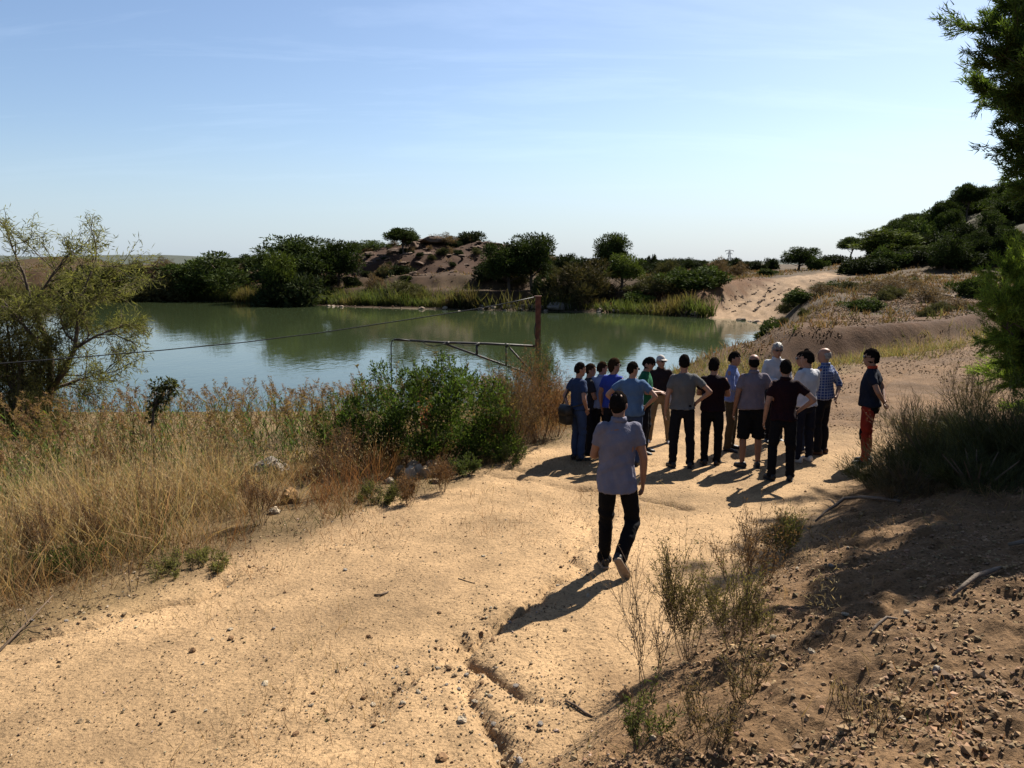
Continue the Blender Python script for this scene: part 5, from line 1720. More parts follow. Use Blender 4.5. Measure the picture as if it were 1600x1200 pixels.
        v, f = head_shell(hc, Rh, 1.0, hair_fn(hair, seed))
        ho = child('hair', v, f, M[hair_mat])
        if bun:
            bq = MB(); ball(bq, T((0, -.075, .135)), [.042, .042, .042]); bq.v = [q * K for q in bq.v]; bq.build('hair_bun', M[hair_mat], ho, True)
    if beard:
        v, f = head_shell(hc, Rh, 1.0, lambda x, y, z: (1.06 if (z < -.30 and y > -.15 and z > -1.0 and not (abs(x) < .28 and -.62 < z < -.30 and y > .6)) else .8), ICO3, (.068, .098, .122))
        child('beard', v, f, M['hair_black'])
    if glasses:
        gb = MB()
        for sd in (-1, 1):
            ring_loft(gb, [(T((sd * .033, .094, .014)), Rh[:, 0] * .028, Rh[:, 2] * .019), (T((sd * .034, .104, .014)), Rh[:, 0] * .027, Rh[:, 2] * .018)], 12, 0, .8)
            tube(gb, [T((sd * .06, .093, .02)), T((sd * .082, .04, .018)), T((sd * .083, -.02, .012))], [.004, .004, .004], 5)
        tube(gb, [T((-.012, .104, .02)), T((.012, .104, .02))], [.004, .004], 5)
        gb.v = [q * K for q in gb.v]; gb.build('sunglasses', M['glass_black'], person, True)
    person['hgt'] = H
    return person, K, arm_pts, hc * K


NAVYJ = ('blue_jeans', (0.035, 0.055, 0.11)); DARKJ = ('dark_jeans', (0.011, 0.012, 0.018)); BLACK = ('black_cloth', (0.008, 0.008, 0.009))
KH = ('khaki_cotton', (0.26, 0.19, 0.115)); OLV = ('olive_cotton', (0.075, 0.058, 0.035)); REDT = ('red_cotton', (0.27, 0.032, 0.020))
PP = {}
PP['walker'] = make_person('person in a grey lilac short sleeved shirt walking towards the group', 962, 893, 611, -4, ('lilac_grey_shirt', (0.175, 0.172, 0.225)), 'tee', ('black_denim', (0.007, 0.007, 0.008)),
            arms=('front', 'down'), head=(22, 14), hair='short', skin='skin_tan', shoe='leather', sole='rubber', walk=True, shirt_len=.81, collar=True, seed=3, wide=.97, voxel=.0105, group=None)
PP['bag'] = make_person('person in navy tee and blue jeans at the left end of the group', 903, 719, 566, 62, ('navy_tee', (0.028, 0.045, 0.10)), 'tee', NAVYJ, arms=('behind', 'pocket'), head=(8, 4), hair='short', seed=5, shirt_len=.93, wide=.96)
make_person('person seen only as a face in profile behind the person with the shoulder bag', 919, 712, 571, 84, ('charcoal_tee', (0.03, 0.03, 0.035)), 'tee', DARKJ, arms=('down', 'front'), head=(6, 3), hair='short', hair_mat='hair_brown', seed=6, wide=.92)
make_person('person with thinning hair in a pale blue long sleeved shirt', 938, 709, 567, 28, ('pale_blue_shirt', (0.22, 0.27, 0.42)), 'long', DARKJ, arms=('front', 'front'), head=(40, 6), hair='receding', hair_mat='hair_brown', seed=7, collar=True)
make_person('person with longish dark hair and sunglasses in a royal blue shirt', 956, 717, 560, 42, ('royal_blue_shirt', (0.035, 0.06, 0.32)), 'tee', DARKJ, arms=('down', 'front'), head=(28, 2), hair='long', hair_mat='hair_brown', glasses=True, seed=8, belly=1.12)
make_person('person in a steel blue tee with both hands on the hips behind the walking person', 985, 728, 565, 14, ('steel_blue_tee', (0.085, 0.15, 0.27)), 'tee', NAVYJ, arms=('hip', 'hip'), head=(46, 6), hair='short', glasses=True, seed=9, shirt_len=.86, belly=1.15, wide=1.08)
make_person('person with bowed head and green shirt beside the one in the pale cap', 1006, 708, 556, 110, ('green_shirt', (0.02, 0.13, 0.06)), 'tee', DARKJ, arms=('front', 'front'), head=(6, 38), hair='medium', beard=True, seed=10)
PP['cap'] = make_person('person in a pale cap, dark brown polo and khaki trousers facing the camera', 1029, 692, 554, 193, ('dark_brown_polo', (0.030, 0.020, 0.020)), 'tee', KH, arms=('down', 'down'), head=(-40, 4), hair=None, cap=True, glasses=True, belt=True, shoe='white_shoe', stance=.19, belly=1.22, wide=1.06, seed=11, shirt_len=.99, collar=True)
make_person('person in a grey tee seen from behind with the right hand on the hip', 1064, 732, 554, 4, ('grey_tee', (0.125, 0.125, 0.125)), 'tee', ('black_jeans', (0.010, 0.010, 0.013)), arms=('down', 'hip'), head=(3, 0), hair='short', stance=.135, seed=12, shirt_len=.92)
make_person('person in a black and dark red polo with black trousers right of the grey tee', 1110, 727, 559, 16, ('black_red_polo', (0.016, 0.007, 0.010)), 'tee', BLACK, arms=('fold', 'fold'), head=(14, 4), hair='medium', hair_mat='hair_black', seed=13, shirt_len=.90)
make_person('person in a blue striped shirt and olive trousers half hidden behind the black polo', 1140, 703, 549, 118, ('blue_striped_shirt', (0.13, 0.18, 0.42), ('stripe', (0.4, 0.44, 0.55), 60)), 'long', OLV, arms=('down', 'front'), head=(-4, 6), hair='short', seed=14, collar=True, stance=.13)
make_person('bald person in a mauve grey shirt and black knee length shorts', 1171, 731, 553, -2, ('mauve_shirt', (0.17, 0.145, 0.175)), 'tee', BLACK, 'shorts', arms=('down', 'out'), head=(4, 3), hair='bald', hair_mat='hair_black', skin='skin_tan', stance=.12, belly=1.1, wide=1.06, seed=15, shirt_len=.93, collar=True)
make_person('person with grey curly hair, sunglasses and a white shirt facing the camera', 1207, 690, 536, 182, ('white_shirt', (0.50, 0.50, 0.52)), 'long', DARKJ, arms=('front', 'front'), head=(2, 4), hair='curly', hair_mat='hair_grey', glasses=True, seed=16, collar=True, shirt_len=.97)
make_person('person in black and maroon polo seen from behind, one hand on the hip', 1219, 751, 562, 6, ('black_maroon_polo', (0.018, 0.006, 0.009)), 'tee', ('black_chinos', (0.008, 0.008, 0.010)), arms=('down', 'hip'), head=(6, 2), hair='short', stance=.13, seed=17, shirt_len=.90, collar=True)
make_person('woman with hair tied in a bun and sunglasses, seen in profile', 1248, 706, 549, -84, ('dark_tee', (0.03, 0.03, 0.04)), 'tee', NAVYJ, arms=('front', 'front'), head=(0, 6), hair='bun', bun=True, glasses=True, shoe='white_shoe', seed=18, wide=.9)
make_person('person in a white long sleeved shirt and white shoes with the back turned', 1254, 722, 548, -26, ('bright_white_shirt', (0.58, 0.58, 0.62)), 'long', ('dark_blue_jeans', (0.014, 0.016, 0.026)), arms=('front', 'front'), head=(-14, 4), hair='short', shoe='white_shoe', seed=19, shirt_len=.90, stance=.12)
make_person('balding person in a blue checked shirt with one hand at the back', 1281, 710, 543, -42, ('blue_checked_shirt', (0.045, 0.075, 0.22), ('plaid', (0.30, 0.34, 0.46), 22)), 'rolled', DARKJ, arms=('front', 'behind'), head=(-18, 5), hair='bald', hair_mat='hair_grey', shoe='brown_leather', seed=20, collar=True, shirt_len=.94, belly=1.15)
PP['red'] = make_person('bearded person in navy tee and red trousers standing apart from the group', 1352, 724, 546, -58, ('dark_navy_tee', (0.018, 0.022, 0.036)), 'tee', REDT, arms=('behind', 'behind'), head=(-18, 3), hair='curly', glasses=True, beard=True, seed=21, shirt_len=.90, collar=('orange_trim', (0.5, 0.07, 0.03)))

# details that ride on or hang from people
def seat_patch():
    person, K, ap, hc = PP['red']
    b = MB()
    ring_loft(b, [((0, -.012, .80), np.array([.125, 0, 0]), np.array([0, .118, 0])), ((0, -.022, .86), np.array([.165, 0, 0]), np.array([0, .128, 0])), ((0, -.020, .95), np.array([.172, 0, 0]), np.array([0, .126, 0])), ((0, -.012, .99), np.array([.165, 0, 0]), np.array([0, .12, 0]))], 20)
    b.v = [q * K for q in b.v]
    o = b.build('seat_panel', fab('black_cloth', (0.008, 0.008, 0.009)), person, True)
    for k in range(1):
        kp = MB(); ring_loft(kp, [((-.098, .045, .56), np.array([.06, 0, 0]), np.array([0, .055, 0])), ((-.098, .05, .48), np.array([.062, 0, 0]), np.array([0, .056, 0])), ((-.098, .04, .40), np.array([.055, 0, 0]), np.array([0, .05, 0]))], 14)
        kp.v = [q * K for q in kp.v]; kp.build('knee_panel', fab('black_cloth', (0.008, 0.008, 0.009)), person, True)


seat_patch()


def shoulder_bag():
    person, K, ap, hc = PP['bag']
    e = empty('shoulder_bag', person.location.copy()); e.rotation_euler = person.rotation_euler
    b = MB()
    c = np.array([-.05, -.235, .86]) * K
    secs = []
    for z, a, d in [(-.165, .115, .055), (-.15, .135, .07), (0, .14, .078), (.10, .132, .07), (.135, .118, .05)]:
        secs.append((c + [0, 0, z], np.array([a, 0, 0]), np.array([0, d, 0])))
    ring_loft(b, secs, 20, 0, .55)
    b.build('bag_body', M['leather'], e, True)
    fl = MB(); ring_loft(fl, [(c + [0, -.012, -.02], np.array([.142, 0, 0]), np.array([0, .076, 0])), (c + [0, -.012, .08], np.array([.140, 0, 0]), np.array([0, .076, 0])), (c + [0, 0, .142], np.array([.12, 0, 0]), np.array([0, .055, 0]))], 20, 0, .55)
    fl.build('flap', M['leather'], e, True)
    st = MB()
    pts = [c + [-.11, 0, .12], np.array([-.17, -.13, 1.22]) * K, np.array([-.13, -.05, 1.475]) * K, np.array([-.05, .115, 1.35]) * K, np.array([.05, .14, 1.2]) * K, np.array([.17, .0, 1.05]) * K, c + [.12, 0, .12]]
    tube(st, pts, [.011] * len(pts), 6); st.build('strap', M['leather'], e, True)
    tag(e, 'black shoulder bag hanging behind the person at the left end of the group', 'bag')


shoulder_bag()


def notebook():
    person, K, ap, hc = PP['cap']
    e = empty('notebook', person.location.copy()); e.rotation_euler = person.rotation_euler
    sd, shd, el, wr = ap[0]
    c = (wr + [.07, .03, .10]) * K
    rm = rotz(.25) @ rotx(.2)
    b = MB(); box(b, c, (.018, .21, .29), rm); b.build('pages', M['paper'], e)
    q = MB(); box(q, c + rm @ np.array([-.011, 0, 0]), (.004, .216, .296), rm); q.build('cover', fab('blue_cover', (0.10, 0.11, 0.2)), e)
    tag(e, 'pale notebook held under the arm of the person in the cap', 'notebook')


notebook()

# ------------------------------------------------------------------ near pine on the right, broom and dry shrubs in its shade
def needle_tufts(mb, rng, tips, per, L, base, tip, width=0.0035, spread=.02):
    """bundles of long needles along the outer twigs"""
    A = np.concatenate([np.repeat(t[:-1], per, 0) for t in tips]); B = np.concatenate([np.repeat(t[1:], per, 0) for t in tips])
    n = len(A)
    td = B - A; td /= np.linalg.norm(td, axis=1, keepdims=True) + 1e-9
    pos = A + (B - A) * rng.random((n, 1)) + rng.normal(size=(n, 3)) * spread
    d = td * 1.0 + rng.normal(size=(n, 3)) * .55
    k = rng.random((n, 1)) ** 1.3
    c = np.clip((np.asarray(base) * (1 - k) + np.asarray(tip) * k) * rng.uniform(.7, 1.3, (n, 1)), 0, 1)
    X, Y, Z = frames(d, rng)
    ln = (L * rng.uniform(.6, 1.2, n))[:, None]
    scatter(mb, np.array([(-.5, 0, 0), (.5, 0, 0), (0, .12, 1.0)]), np.array([[0, 1, 2]]), pos, X * width, Y * ln, Z * ln, c)


def near_pine(label, trunk_xy, H, targets, seed, per=30, base=(0.045, 0.075, 0.018), tip=(0.13, 0.18, 0.035), width=.005):
    rng = np.random.default_rng(seed)
    x, y = trunk_xy; g = h1(x, y)
    e = empty('pine_tree', (x, y, g))
    mt, mc = MB(), MB()
    o = np.array([x, y, g]); tips = []
    tp = [np.array([0, 0, -.3]), np.array([.03, 0, H * .3]), np.array([-.03, .05, H * .6]), np.array([0, 0, H * .97])]
    tube(mt, tp, [.15, .12, .08, .02], 10)
    for t in targets:
        t = np.asarray(t, float) - o
        z0 = min(max(t[2] - .35 * np.linalg.norm(t[:2]), .5), H * .95)
        a = np.array([0, 0, z0]); mid = a * .5 + t * .5 + np.array([0, 0, .12]) + rng.normal(size=3) * .08
        tube(mt, [a, mid, t], [.035, .022, .008], 6, cap=False)
        for _ in range(10):
            f = rng.uniform(.45, 1.0); b = (a * (1 - f) ** 2 + 2 * mid * f * (1 - f) + t * f * f)
            d = unit(unit(t - a) * .8 + rdirs(rng, 1)[0] * .8 + [0, 0, .12])
            grow(mt, rng, b, d, rng.uniform(.34, .6), .007, 1, tips, .6, (5,), .15, .2, 4)
    needle_tufts(mc, rng, tips, per, .095, base, tip, width)
    mt.build('trunk', M['bark'], e, True); mc.build('crown', M['needle_near'], e)
    tag(e, label, 'tree')


rp = np.random.default_rng(60)
T = []
for px, py, dep in [(1540, 50, 9.2), (1570, 20, 9.4), (1524, 85, 9.0), (1566, 95, 8.8), (1575, 140, 9.2), (1545, 118, 9.6), (1568, 185, 9.0), (1585, 225, 9.4), (1580, 250, 8.9), (1597, 285, 9.1), (1600, 60, 9.8), (1610, 130, 9.6), (1620, 200, 9.8), (1550, 15, 10.0), (1590, -30, 9.4), (1592, 165, 9.3), (1600, 250, 9.6), (1580, 60, 8.9), (1535, 60, 9.9), (1560, 150, 9.9)]:
    T.append(at_dist(px + 26, dep, py))
for px, py, dep in [(1640, -70, 9.6), (1700, -20, 10.2), (1700, 80, 9.2), (1680, 170, 10), (1760, 60, 9.8), (1800, 180, 9.6), (1720, 250, 9.4), (1790, -70, 9.8), (1650, 260, 10.4), (1850, 260, 10), (1760, 330, 10.2), (1660, 120, 8.8), (1720, 160, 8.8), (1650, 30, 11), (1750, 130, 11.2), (1690, 220, 8.9), (1640, 80, 8.7), (1740, 10, 9.0)]:
    T.append(at_dist(px, dep, py))
near_pine('near pine with long needles hanging into the top right of the view', (8.3, 10.2), 6.9, T, 61, 27, (0.06, 0.10, 0.024), (0.18, 0.25, 0.05), .014)
T = []
for px, py, dep in [(1574, 470, 8.6), (1566, 508, 8.4), (1578, 540, 8.8), (1590, 470, 9.0), (1584, 505, 8.5), (1600, 540, 9.0), (1620, 450, 9.4), (1580, 440, 9.4), (1572, 560, 9.2), (1590, 590, 9.0), (1610, 610, 9.2), (1640, 560, 9.2), (1650, 500, 9.0), (1660, 400, 9.4), (1700, 460, 9.4), (1740, 400, 9.6), (1700, 560, 9.3), (1760, 520, 9.5)]:
    T.append(at_dist(px, dep * 1.28, py))
near_pine('bright young pine with low lit branches at the right edge beside the track', (8.7, 12.4), 3.5, T, 62, 34, (0.10, 0.15, 0.03), (0.36, 0.46, 0.075), .010)
# the wood goes on to the right, outside the frame: its shade falls across the bank
for (x, y, hh, lab) in [(11.6, 11.4, 5.4, 'pine standing beyond the right edge of the view, behind the young pine'), (12.5, 13.0, 6.0, 'pine standing farthest beyond the right edge of the view')]:
    k = hh / 6.2
    plant('pine_tree', PINES[5][0], TR, (x, y, h1(x, y) - .1), k * .8, k, x, lab, 'tree')


T = [np.array([10.4 + 1.55 * math.cos(a) * r, 16.3 + 1.6 * math.sin(a) * r, z]) for a, r, z in zip(rp.uniform(0, 6.28, 30), np.sqrt(rp.random(30)), rp.uniform(8.9, 11.8, 30))]  # crown of an unseen tree, added to throw shade on the shrubs
near_pine('unseen tall pine added beyond the right edge to shade the broom shrubs', (12.3, 16.9), 12.2, T, 63, 9, width=.032)


def broom(label, px, y, base_py, H, W, n, seed, c1, c2, width=.0055, name='broom_shrub', twigs=5):
    """a shrub of many thin arching green stems"""
    rng = np.random.default_rng(seed)
    p = at_dist(px, y, base_py); g = h1(p[0], p[1])
    e = empty(name, (p[0], p[1], g))
    ms, mc = MB(), MB()
    a = rng.uniform(0, 6.28, n); r = np.sqrt(rng.random(n))
    nc = 7; ci = rng.integers(0, nc, n); ca = rng.uniform(0, 6.28, nc); cr_ = np.sqrt(rng.random(nc)) * .33 * W; ch = rng.uniform(.55, 1.1, nc)
    L = H * rng.uniform(.35, 1.05, n) * ch[ci] * (1.05 - .25 * r)
    d = np.stack([np.cos(a) * r * W / H * .62, np.sin(a) * r * W / H * .5 + rng.normal(size=n) * .12, np.ones(n)], -1)
    pos = np.stack([np.cos(ca[ci]) * cr_[ci] + np.cos(a) * r * .10 * W, np.sin(ca[ci]) * cr_[ci] + np.sin(a) * r * .10 * W, np.full(n, -.02)], -1)
    d /= np.linalg.norm(d, axis=1, keepdims=True)
    cols = np.clip(np.asarray(c1) * rng.uniform(.7, 1.3, (n, 1)), 0, 1)
    blades(mc, rng, pos, L, width, 0.0, cols * .7, cols) if False else None
    X, Y, Z = frames(d, rng, False)
    scatter(mc, BLADE_V, BLADE_F, pos, X * width, d * 0 + np.stack([np.cos(a), np.sin(a), -.3 + 0 * a], -1) * (L * .55)[:, None], Z * L[:, None], cols)
    m = n * twigs
    i = rng.integers(0, n, m); t = rng.uniform(.35, .98, m)[:, None]
    tp = pos[i] + d[i] * (L[i][:, None] * t) + np.stack([np.cos(a[i]), np.sin(a[i]), -.3 + 0 * a[i]], -1) * (L[i][:, None] * .55 * .42 * t ** 2)
    td = d[i] + rng.normal(size=(m, 3)) * .38
    add_leaves(mc, rng, tp, td, H * rng.uniform(.10, .26, m), width * 1.1, np.clip(np.asarray(c2) * rng.uniform(.6, 1.3, (m, 1)), 0, 1))
    for k in range(9):
        b = k * 6.28 / 9 + rng.random()
        tube(ms, [(0, 0, -.1), (math.cos(b) * W * .15, math.sin(b) * W * .15, H * .25), (math.cos(b) * W * .3, math.sin(b) * W * .3, H * .6)], [.016, .011, .004], 5, cap=False)
    ms.build('stems', M['twig'], e); mc.build('foliage', M['broom'], e)
    tag(e, label, 'shrub', 'shrubs in the shade at the right of the track')


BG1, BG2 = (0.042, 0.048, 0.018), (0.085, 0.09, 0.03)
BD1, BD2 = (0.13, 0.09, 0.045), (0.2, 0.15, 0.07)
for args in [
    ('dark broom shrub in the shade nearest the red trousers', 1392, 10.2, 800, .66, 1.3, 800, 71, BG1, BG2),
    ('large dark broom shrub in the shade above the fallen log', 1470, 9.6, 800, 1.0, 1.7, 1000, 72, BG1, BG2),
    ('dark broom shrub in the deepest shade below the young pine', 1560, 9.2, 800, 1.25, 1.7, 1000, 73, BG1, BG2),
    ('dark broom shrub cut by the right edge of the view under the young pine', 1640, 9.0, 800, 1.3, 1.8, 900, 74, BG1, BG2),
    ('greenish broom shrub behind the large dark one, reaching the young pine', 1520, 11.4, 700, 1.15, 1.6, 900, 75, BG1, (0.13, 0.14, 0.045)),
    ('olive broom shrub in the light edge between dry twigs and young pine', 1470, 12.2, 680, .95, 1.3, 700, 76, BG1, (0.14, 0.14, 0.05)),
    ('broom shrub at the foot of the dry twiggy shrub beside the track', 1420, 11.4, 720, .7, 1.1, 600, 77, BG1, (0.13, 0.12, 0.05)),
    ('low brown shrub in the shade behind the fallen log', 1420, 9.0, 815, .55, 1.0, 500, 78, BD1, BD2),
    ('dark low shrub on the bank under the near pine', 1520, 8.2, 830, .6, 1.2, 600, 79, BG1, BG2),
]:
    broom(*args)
twig_bush('dry_shrub', 'bare pale dry shrub with wiry twigs just right of the red trousers', 1425, 11.6, 700, None, 81, 18, .72, 1.1, (0.2, 0.13, 0.06), (0.3, 0.22, 0.1), 1, .03, .006, (5, 4), .005, 'dry', cat='shrub', spread=.6)
twig_bush('dry_shrub', 'small leafless dead shrub on the track side behind the red trousers', 1450, 13.6, 625, None, 82, 6, .62, .9, None, None, 0, kids=(4, 3), r=.009, cat='shrub', spread=.7)
twig_bush('dry_shrub', 'thin dry shrub lit from behind next to the young pine trunk', 1515, 12.6, 640, None, 83, 14, 1.0, 1.0, (0.16, 0.13, 0.06), (0.3, 0.25, 0.1), 3, .045, .006, (5, 4), .005, 'dry', cat='shrub', spread=.5)

# ------------------------------------------------------------------ post, boom and cable
def boom():
    y = 17.0
    P = lambda px, py, dy=0.0: at_dist(px, y + dy, py)
    b = P(840, 640); g = h1(b[0], b[1])
    e = empty('boom_gantry', (b[0], b[1], g)); o = np.array([b[0], b[1], g])
    Q = lambda px, py, dy=0.0: P(px, py, dy) - o
    m = MB()
    top = Q(840, 463)
    box(m, [0, 0, (top[2] - .5) / 2], (.115, .115, top[2] + .5)); m.build('post', M['rust'], e)
    m = MB(); box(m, [0, 0, top[2] + .004], (.15, .15, .012)); m.build('post_cap', M['rust'], e)
    m = MB(); tube(m, [Q(836, 541), Q(760, 537), Q(690, 535), Q(616, 530.5)], [.027, .027, .026, .024], 10); m.build('boom_pipe', M['steel'], e, True)
    m = MB(); tube(m, [Q(692, 536), Q(835, 587)], [.022, .022], 8); m.build('brace', M['steel'], e, True)
    m = MB(); tube(m, [Q(745, 538), Q(745, 554)], [.026, .026], 8); m.build('strut', M['steel'], e, True)
    m = MB(); tube(m, [Q(791, 540), Q(791, 571)], [.02, .02], 8); m.build('strut', M['steel'], e, True)
    m = MB(); tube(m, [Q(794, 541), Q(834, 585)], [.02, .02], 8); m.build('brace', M['steel'], e, True)
    m = MB(); tube(m, [Q(640, 532, -.05), Q(622, 529.5, -.05), Q(613, 531.5, -.04), Q(611, 540, -.03), Q(611.5, 575), Q(612, 610), Q(612, 660)], [.013] * 7, 6); m.build('hose', M['cable'], e, True)
    m = MB(); tube(m, [Q(660, 534, -.06), Q(668, 539, -.06), Q(678, 541, -.06), Q(688, 539, -.06), Q(696, 536, -.06)], [.009] * 5, 6); m.build('loose_wire', M['cable'], e, True)
    m = MB(); tube(m, [Q(715, 536, -.06), Q(725, 540, -.06), Q(738, 540, -.06), Q(747, 537, -.06)], [.008] * 4, 6); m.build('loose_wire', M['cable'], e, True)
    for px in (700, 747, 791):
        m = MB(); c = Q(px, 536.5 + (px - 700) * .03); tube(m, [c - [.03, 0, 0], c + [.03, 0, 0]], [.043, .043], 10); m.build('clamp', M['steel'], e, True)
    m = MB(); tube(m, [Q(837, 505, -.08), Q(835, 515, -.1), Q(836, 525, -.1), Q(838, 530, -.08)], [.009] * 4, 6); m.build('loose_wire', M['cable'], e, True)
    tag(e, 'rusty steel post with a braced horizontal pipe boom standing by the shore', 'gantry')
    # cable from the post head, sagging away to the left
    a = P(836, 464, 0); z = at_dist(-140, 13.0, 574)
    pts = []
    for px, py, yy in [(836, 464, 17.0), (800, 472, 16.9), (760, 480, 16.8), (715, 487.5, 16.7), (620, 502, 16.4), (500, 520, 15.9), (380, 535, 15.4), (250, 547.5, 14.8), (120, 558.5, 14.2), (0, 568, 13.6), (-140, 578, 13.0), (-300, 588, 12.4), (-420, 592, 12.0)]:
        pts.append(at_dist(px, yy, py))
    m = MB(); tube(m, pts, [.011] * len(pts), 6)
    cb = m.build('cable', M['cable'], None, True)
    tag(cb, 'thin black cable sagging from the rusty post across the water to the left', 'cable')
    en = pts[-1]; gz = h1(en[0], en[1])
    m = MB(); tube(m, [(0, 0, -.4), (0, 0, en[2] - gz + .1)], [.06, .05], 10); po = m.build('cable_post', M['bark'], None, True)
    po.location = (en[0], en[1], gz); tag(po, 'wooden post holding the far end of the cable, beyond the left edge', 'post')


boom()


def pylon():
    p = at_dist(1140, 520.0, 391); g = h1(p[0], p[1]); H = p[2] - g
    e = empty('pylon', (p[0], p[1], g))
    m = MB()
    for sx in (-1, 1):
        for sy in (-1, 1):
            tube(m, [(sx * 1.0, sy * 1.0, -1), (sx * .35, sy * .35, H)], [.16, .12], 4)
    n = 8
    for i in range(n):
        z0, z1 = H * i / n, H * (i + 1) / n; w0, w1 = 1.0 - .65 * i / n, 1.0 - .65 * (i + 1) / n
        s = 1 if i % 2 else -1
        for sy in (-1, 1):
            tube(m, [(-s * w0, sy * w0, z0), (s * w1, sy * w1, z1)], [.09, .09], 4); tube(m, [(sy * w0, -s * w0, z0), (sy * w1, s * w1, z1)], [.09, .09], 4)
    m.build('mast', M['galv'], e)
    for z, w in ((H * .97, 2.8), (H * .80, 1.8)):
        m = MB(); tube(m, [(-w, 0, z), (w, 0, z)], [.13, .13], 4); tube(m, [(-w, 0, z), (0, 0, z + .7)], [.09, .09], 4); tube(m, [(w, 0, z), (0, 0, z + .7)], [.09, .09], 4)
        m.build('cross_arm', M['galv'], e)
        for sx in (-1, 1):
            m = MB(); tube(m, [(sx * w * .95, 0, z), (sx * w * .95, 0, z - .9)], [.14, .1], 6); m.build('insulator', M['galv'], e)
    tag(e, 'distant lattice electricity pylon on the skyline', 'pylon')


pylon()


# ------------------------------------------------------------------ stones, sticks, clods
def rock_mesh(seed, dims, lvl=2, rough=.35, col=(0.4, 0.3, 0.2), flat=.9):
    rng = np.random.default_rng(seed)
    v, f = (ICO1, ICO2, ICO3)[lvl - 1]
    v = v.copy()
    for _ in range(7):                                 # chip flat faces off
        n = rdirs(rng, 1)[0]; c = rng.uniform(.55, .85)
        q = v @ n - c
        v = v - np.where(q > 0, q, 0)[:, None] * n * flat
    nz = fbm(v[:, 0] * 2.2 + seed, v[:, 1] * 2.2 + v[:, 2] * 1.7, 3, seed % 1000)
    v = v * (1 + rough * nz)[:, None] * np.asarray(dims) / 2
    c = np.asarray(col) * (1 + .35 * fbm(v[:, 0] / max(dims) * 5, v[:, 1] / max(dims) * 5 + v[:, 2] * 4, 2, seed + 3))[:, None]
    b = MB(); b.add(v, f, np.clip(c, 0, 1))
    return b.mesh('stone', M['stone'], lvl > 2)


def stone(label, px, py, dims_px, col, seed, group=None, name='stone', y=None, lvl=2, sink=.28, cat='stone', rough=.35):
    p = at_dist(px, y, py) if y else ground_at(px, py)
    k = p[1] / FPX / .99
    w, h = dims_px[0] * k, dims_px[1] * k
    g = h1(p[0], p[1])
    o = link(name, rock_mesh(seed, (w, w * .8, h * 1.35), lvl, rough, col))
    o.location = (p[0], p[1], g + h * (.5 - sink) * 1.0)
    o.rotation_euler = (0, 0, seed * 1.7)
    tag(o, label, cat, group)
    return o


TAN = (0.34, 0.235, 0.13); PALE = (0.42, 0.34, 0.24); BRN = (0.22, 0.125, 0.06); GREY = (0.3, 0.26, 0.22)
for a in [
    ('fist sized reddish brown stone beside the weeds at the bottom', 976, 1094, (24, 20), BRN, 201),
    ('small dark stone lying alone on the left of the track', 301, 1020, (13, 8), BRN, 202),
    ('pale rounded pebble in the gravel of the gully', 722, 1126, (18, 10), PALE, 203),
    ('flat brown stone at the bottom edge of the track', 690, 1186, (30, 10), BRN, 204),
    ('dark pebble at the head of the walking shadow', 752, 992, (8, 7), BRN, 205),
    ('pale flat pebble sunk in the sand in the left half of the track', 415, 1070, (16, 5), PALE, 206),
    ('round tan pebble at the bottom end of the gully', 800, 1176, (13, 9), TAN, 207),
    ('oval grey pebble low in the gully beside the round tan one', 812, 1192, (15, 9), GREY, 208),
    ('tan pebble just below the steep edge of the gully', 775, 1150, (14, 10), TAN, 209),
    ('half buried brown stone on the right bank in the light', 1430, 1040, (20, 14), BRN, 210),
    ('grey stone with a pale edge on the right bank', 1462, 1050, (19, 12), GREY, 211),
    ('brown clod like stone at the right bank below the grey stone', 1420, 1122, (18, 12), BRN, 212),
    ('pale pebble on the sunny bank foot under the green weed', 1245, 890, (8, 5), PALE, 213),
    ('flat pale stone on the lower right bank', 1410, 1125, (16, 7), PALE, 214),
    ('rounded stone near the bottom right corner', 1536, 1170, (20, 14), TAN, 215),
    ('small dark stone in the middle of the track left of the gully', 576, 997, (8, 6), BRN, 216),
    ('dark flat stone near the left edge ridge', 360, 1000, (13, 6), BRN, 217),
    ('orange brown boulder half hidden in the dry grass by the track', 452, 786, (34, 30), (0.25, 0.145, 0.06), 218),
    ('pale stone in front of the orange brown boulder', 428, 803, (22, 12), PALE, 219),
    ('leaning grey stone slab in the dry grass', 425, 735, (56, 22), GREY, 220),
]:
    stone(a[0], *a[1:5], a[5])
CL = 'stones of the pale cluster under the leafy bush'
for i, (px, py, w, h, what) in enumerate([(625, 742, 22, 20, 'left rounded stone of the pale cluster'), (641, 748, 20, 24, 'tall left of centre stone of the pale cluster'), (654, 744, 18, 26, 'upright ribbed stone of the pale cluster'), (668, 746, 22, 22, 'right hand block of the pale cluster'), (645, 732, 34, 14, 'flat top stone of the pale cluster'), (610, 755, 18, 10, 'low outer stone left of the pale cluster'), (680, 755, 20, 9, 'low outer stone right of the pale cluster'), (675, 728, 24, 12, 'back stone of the pale cluster')]):
    stone(what + ' under the leafy bush', px, py, (w, h), PALE if i % 3 else TAN, 230 + i, CL, lvl=2)

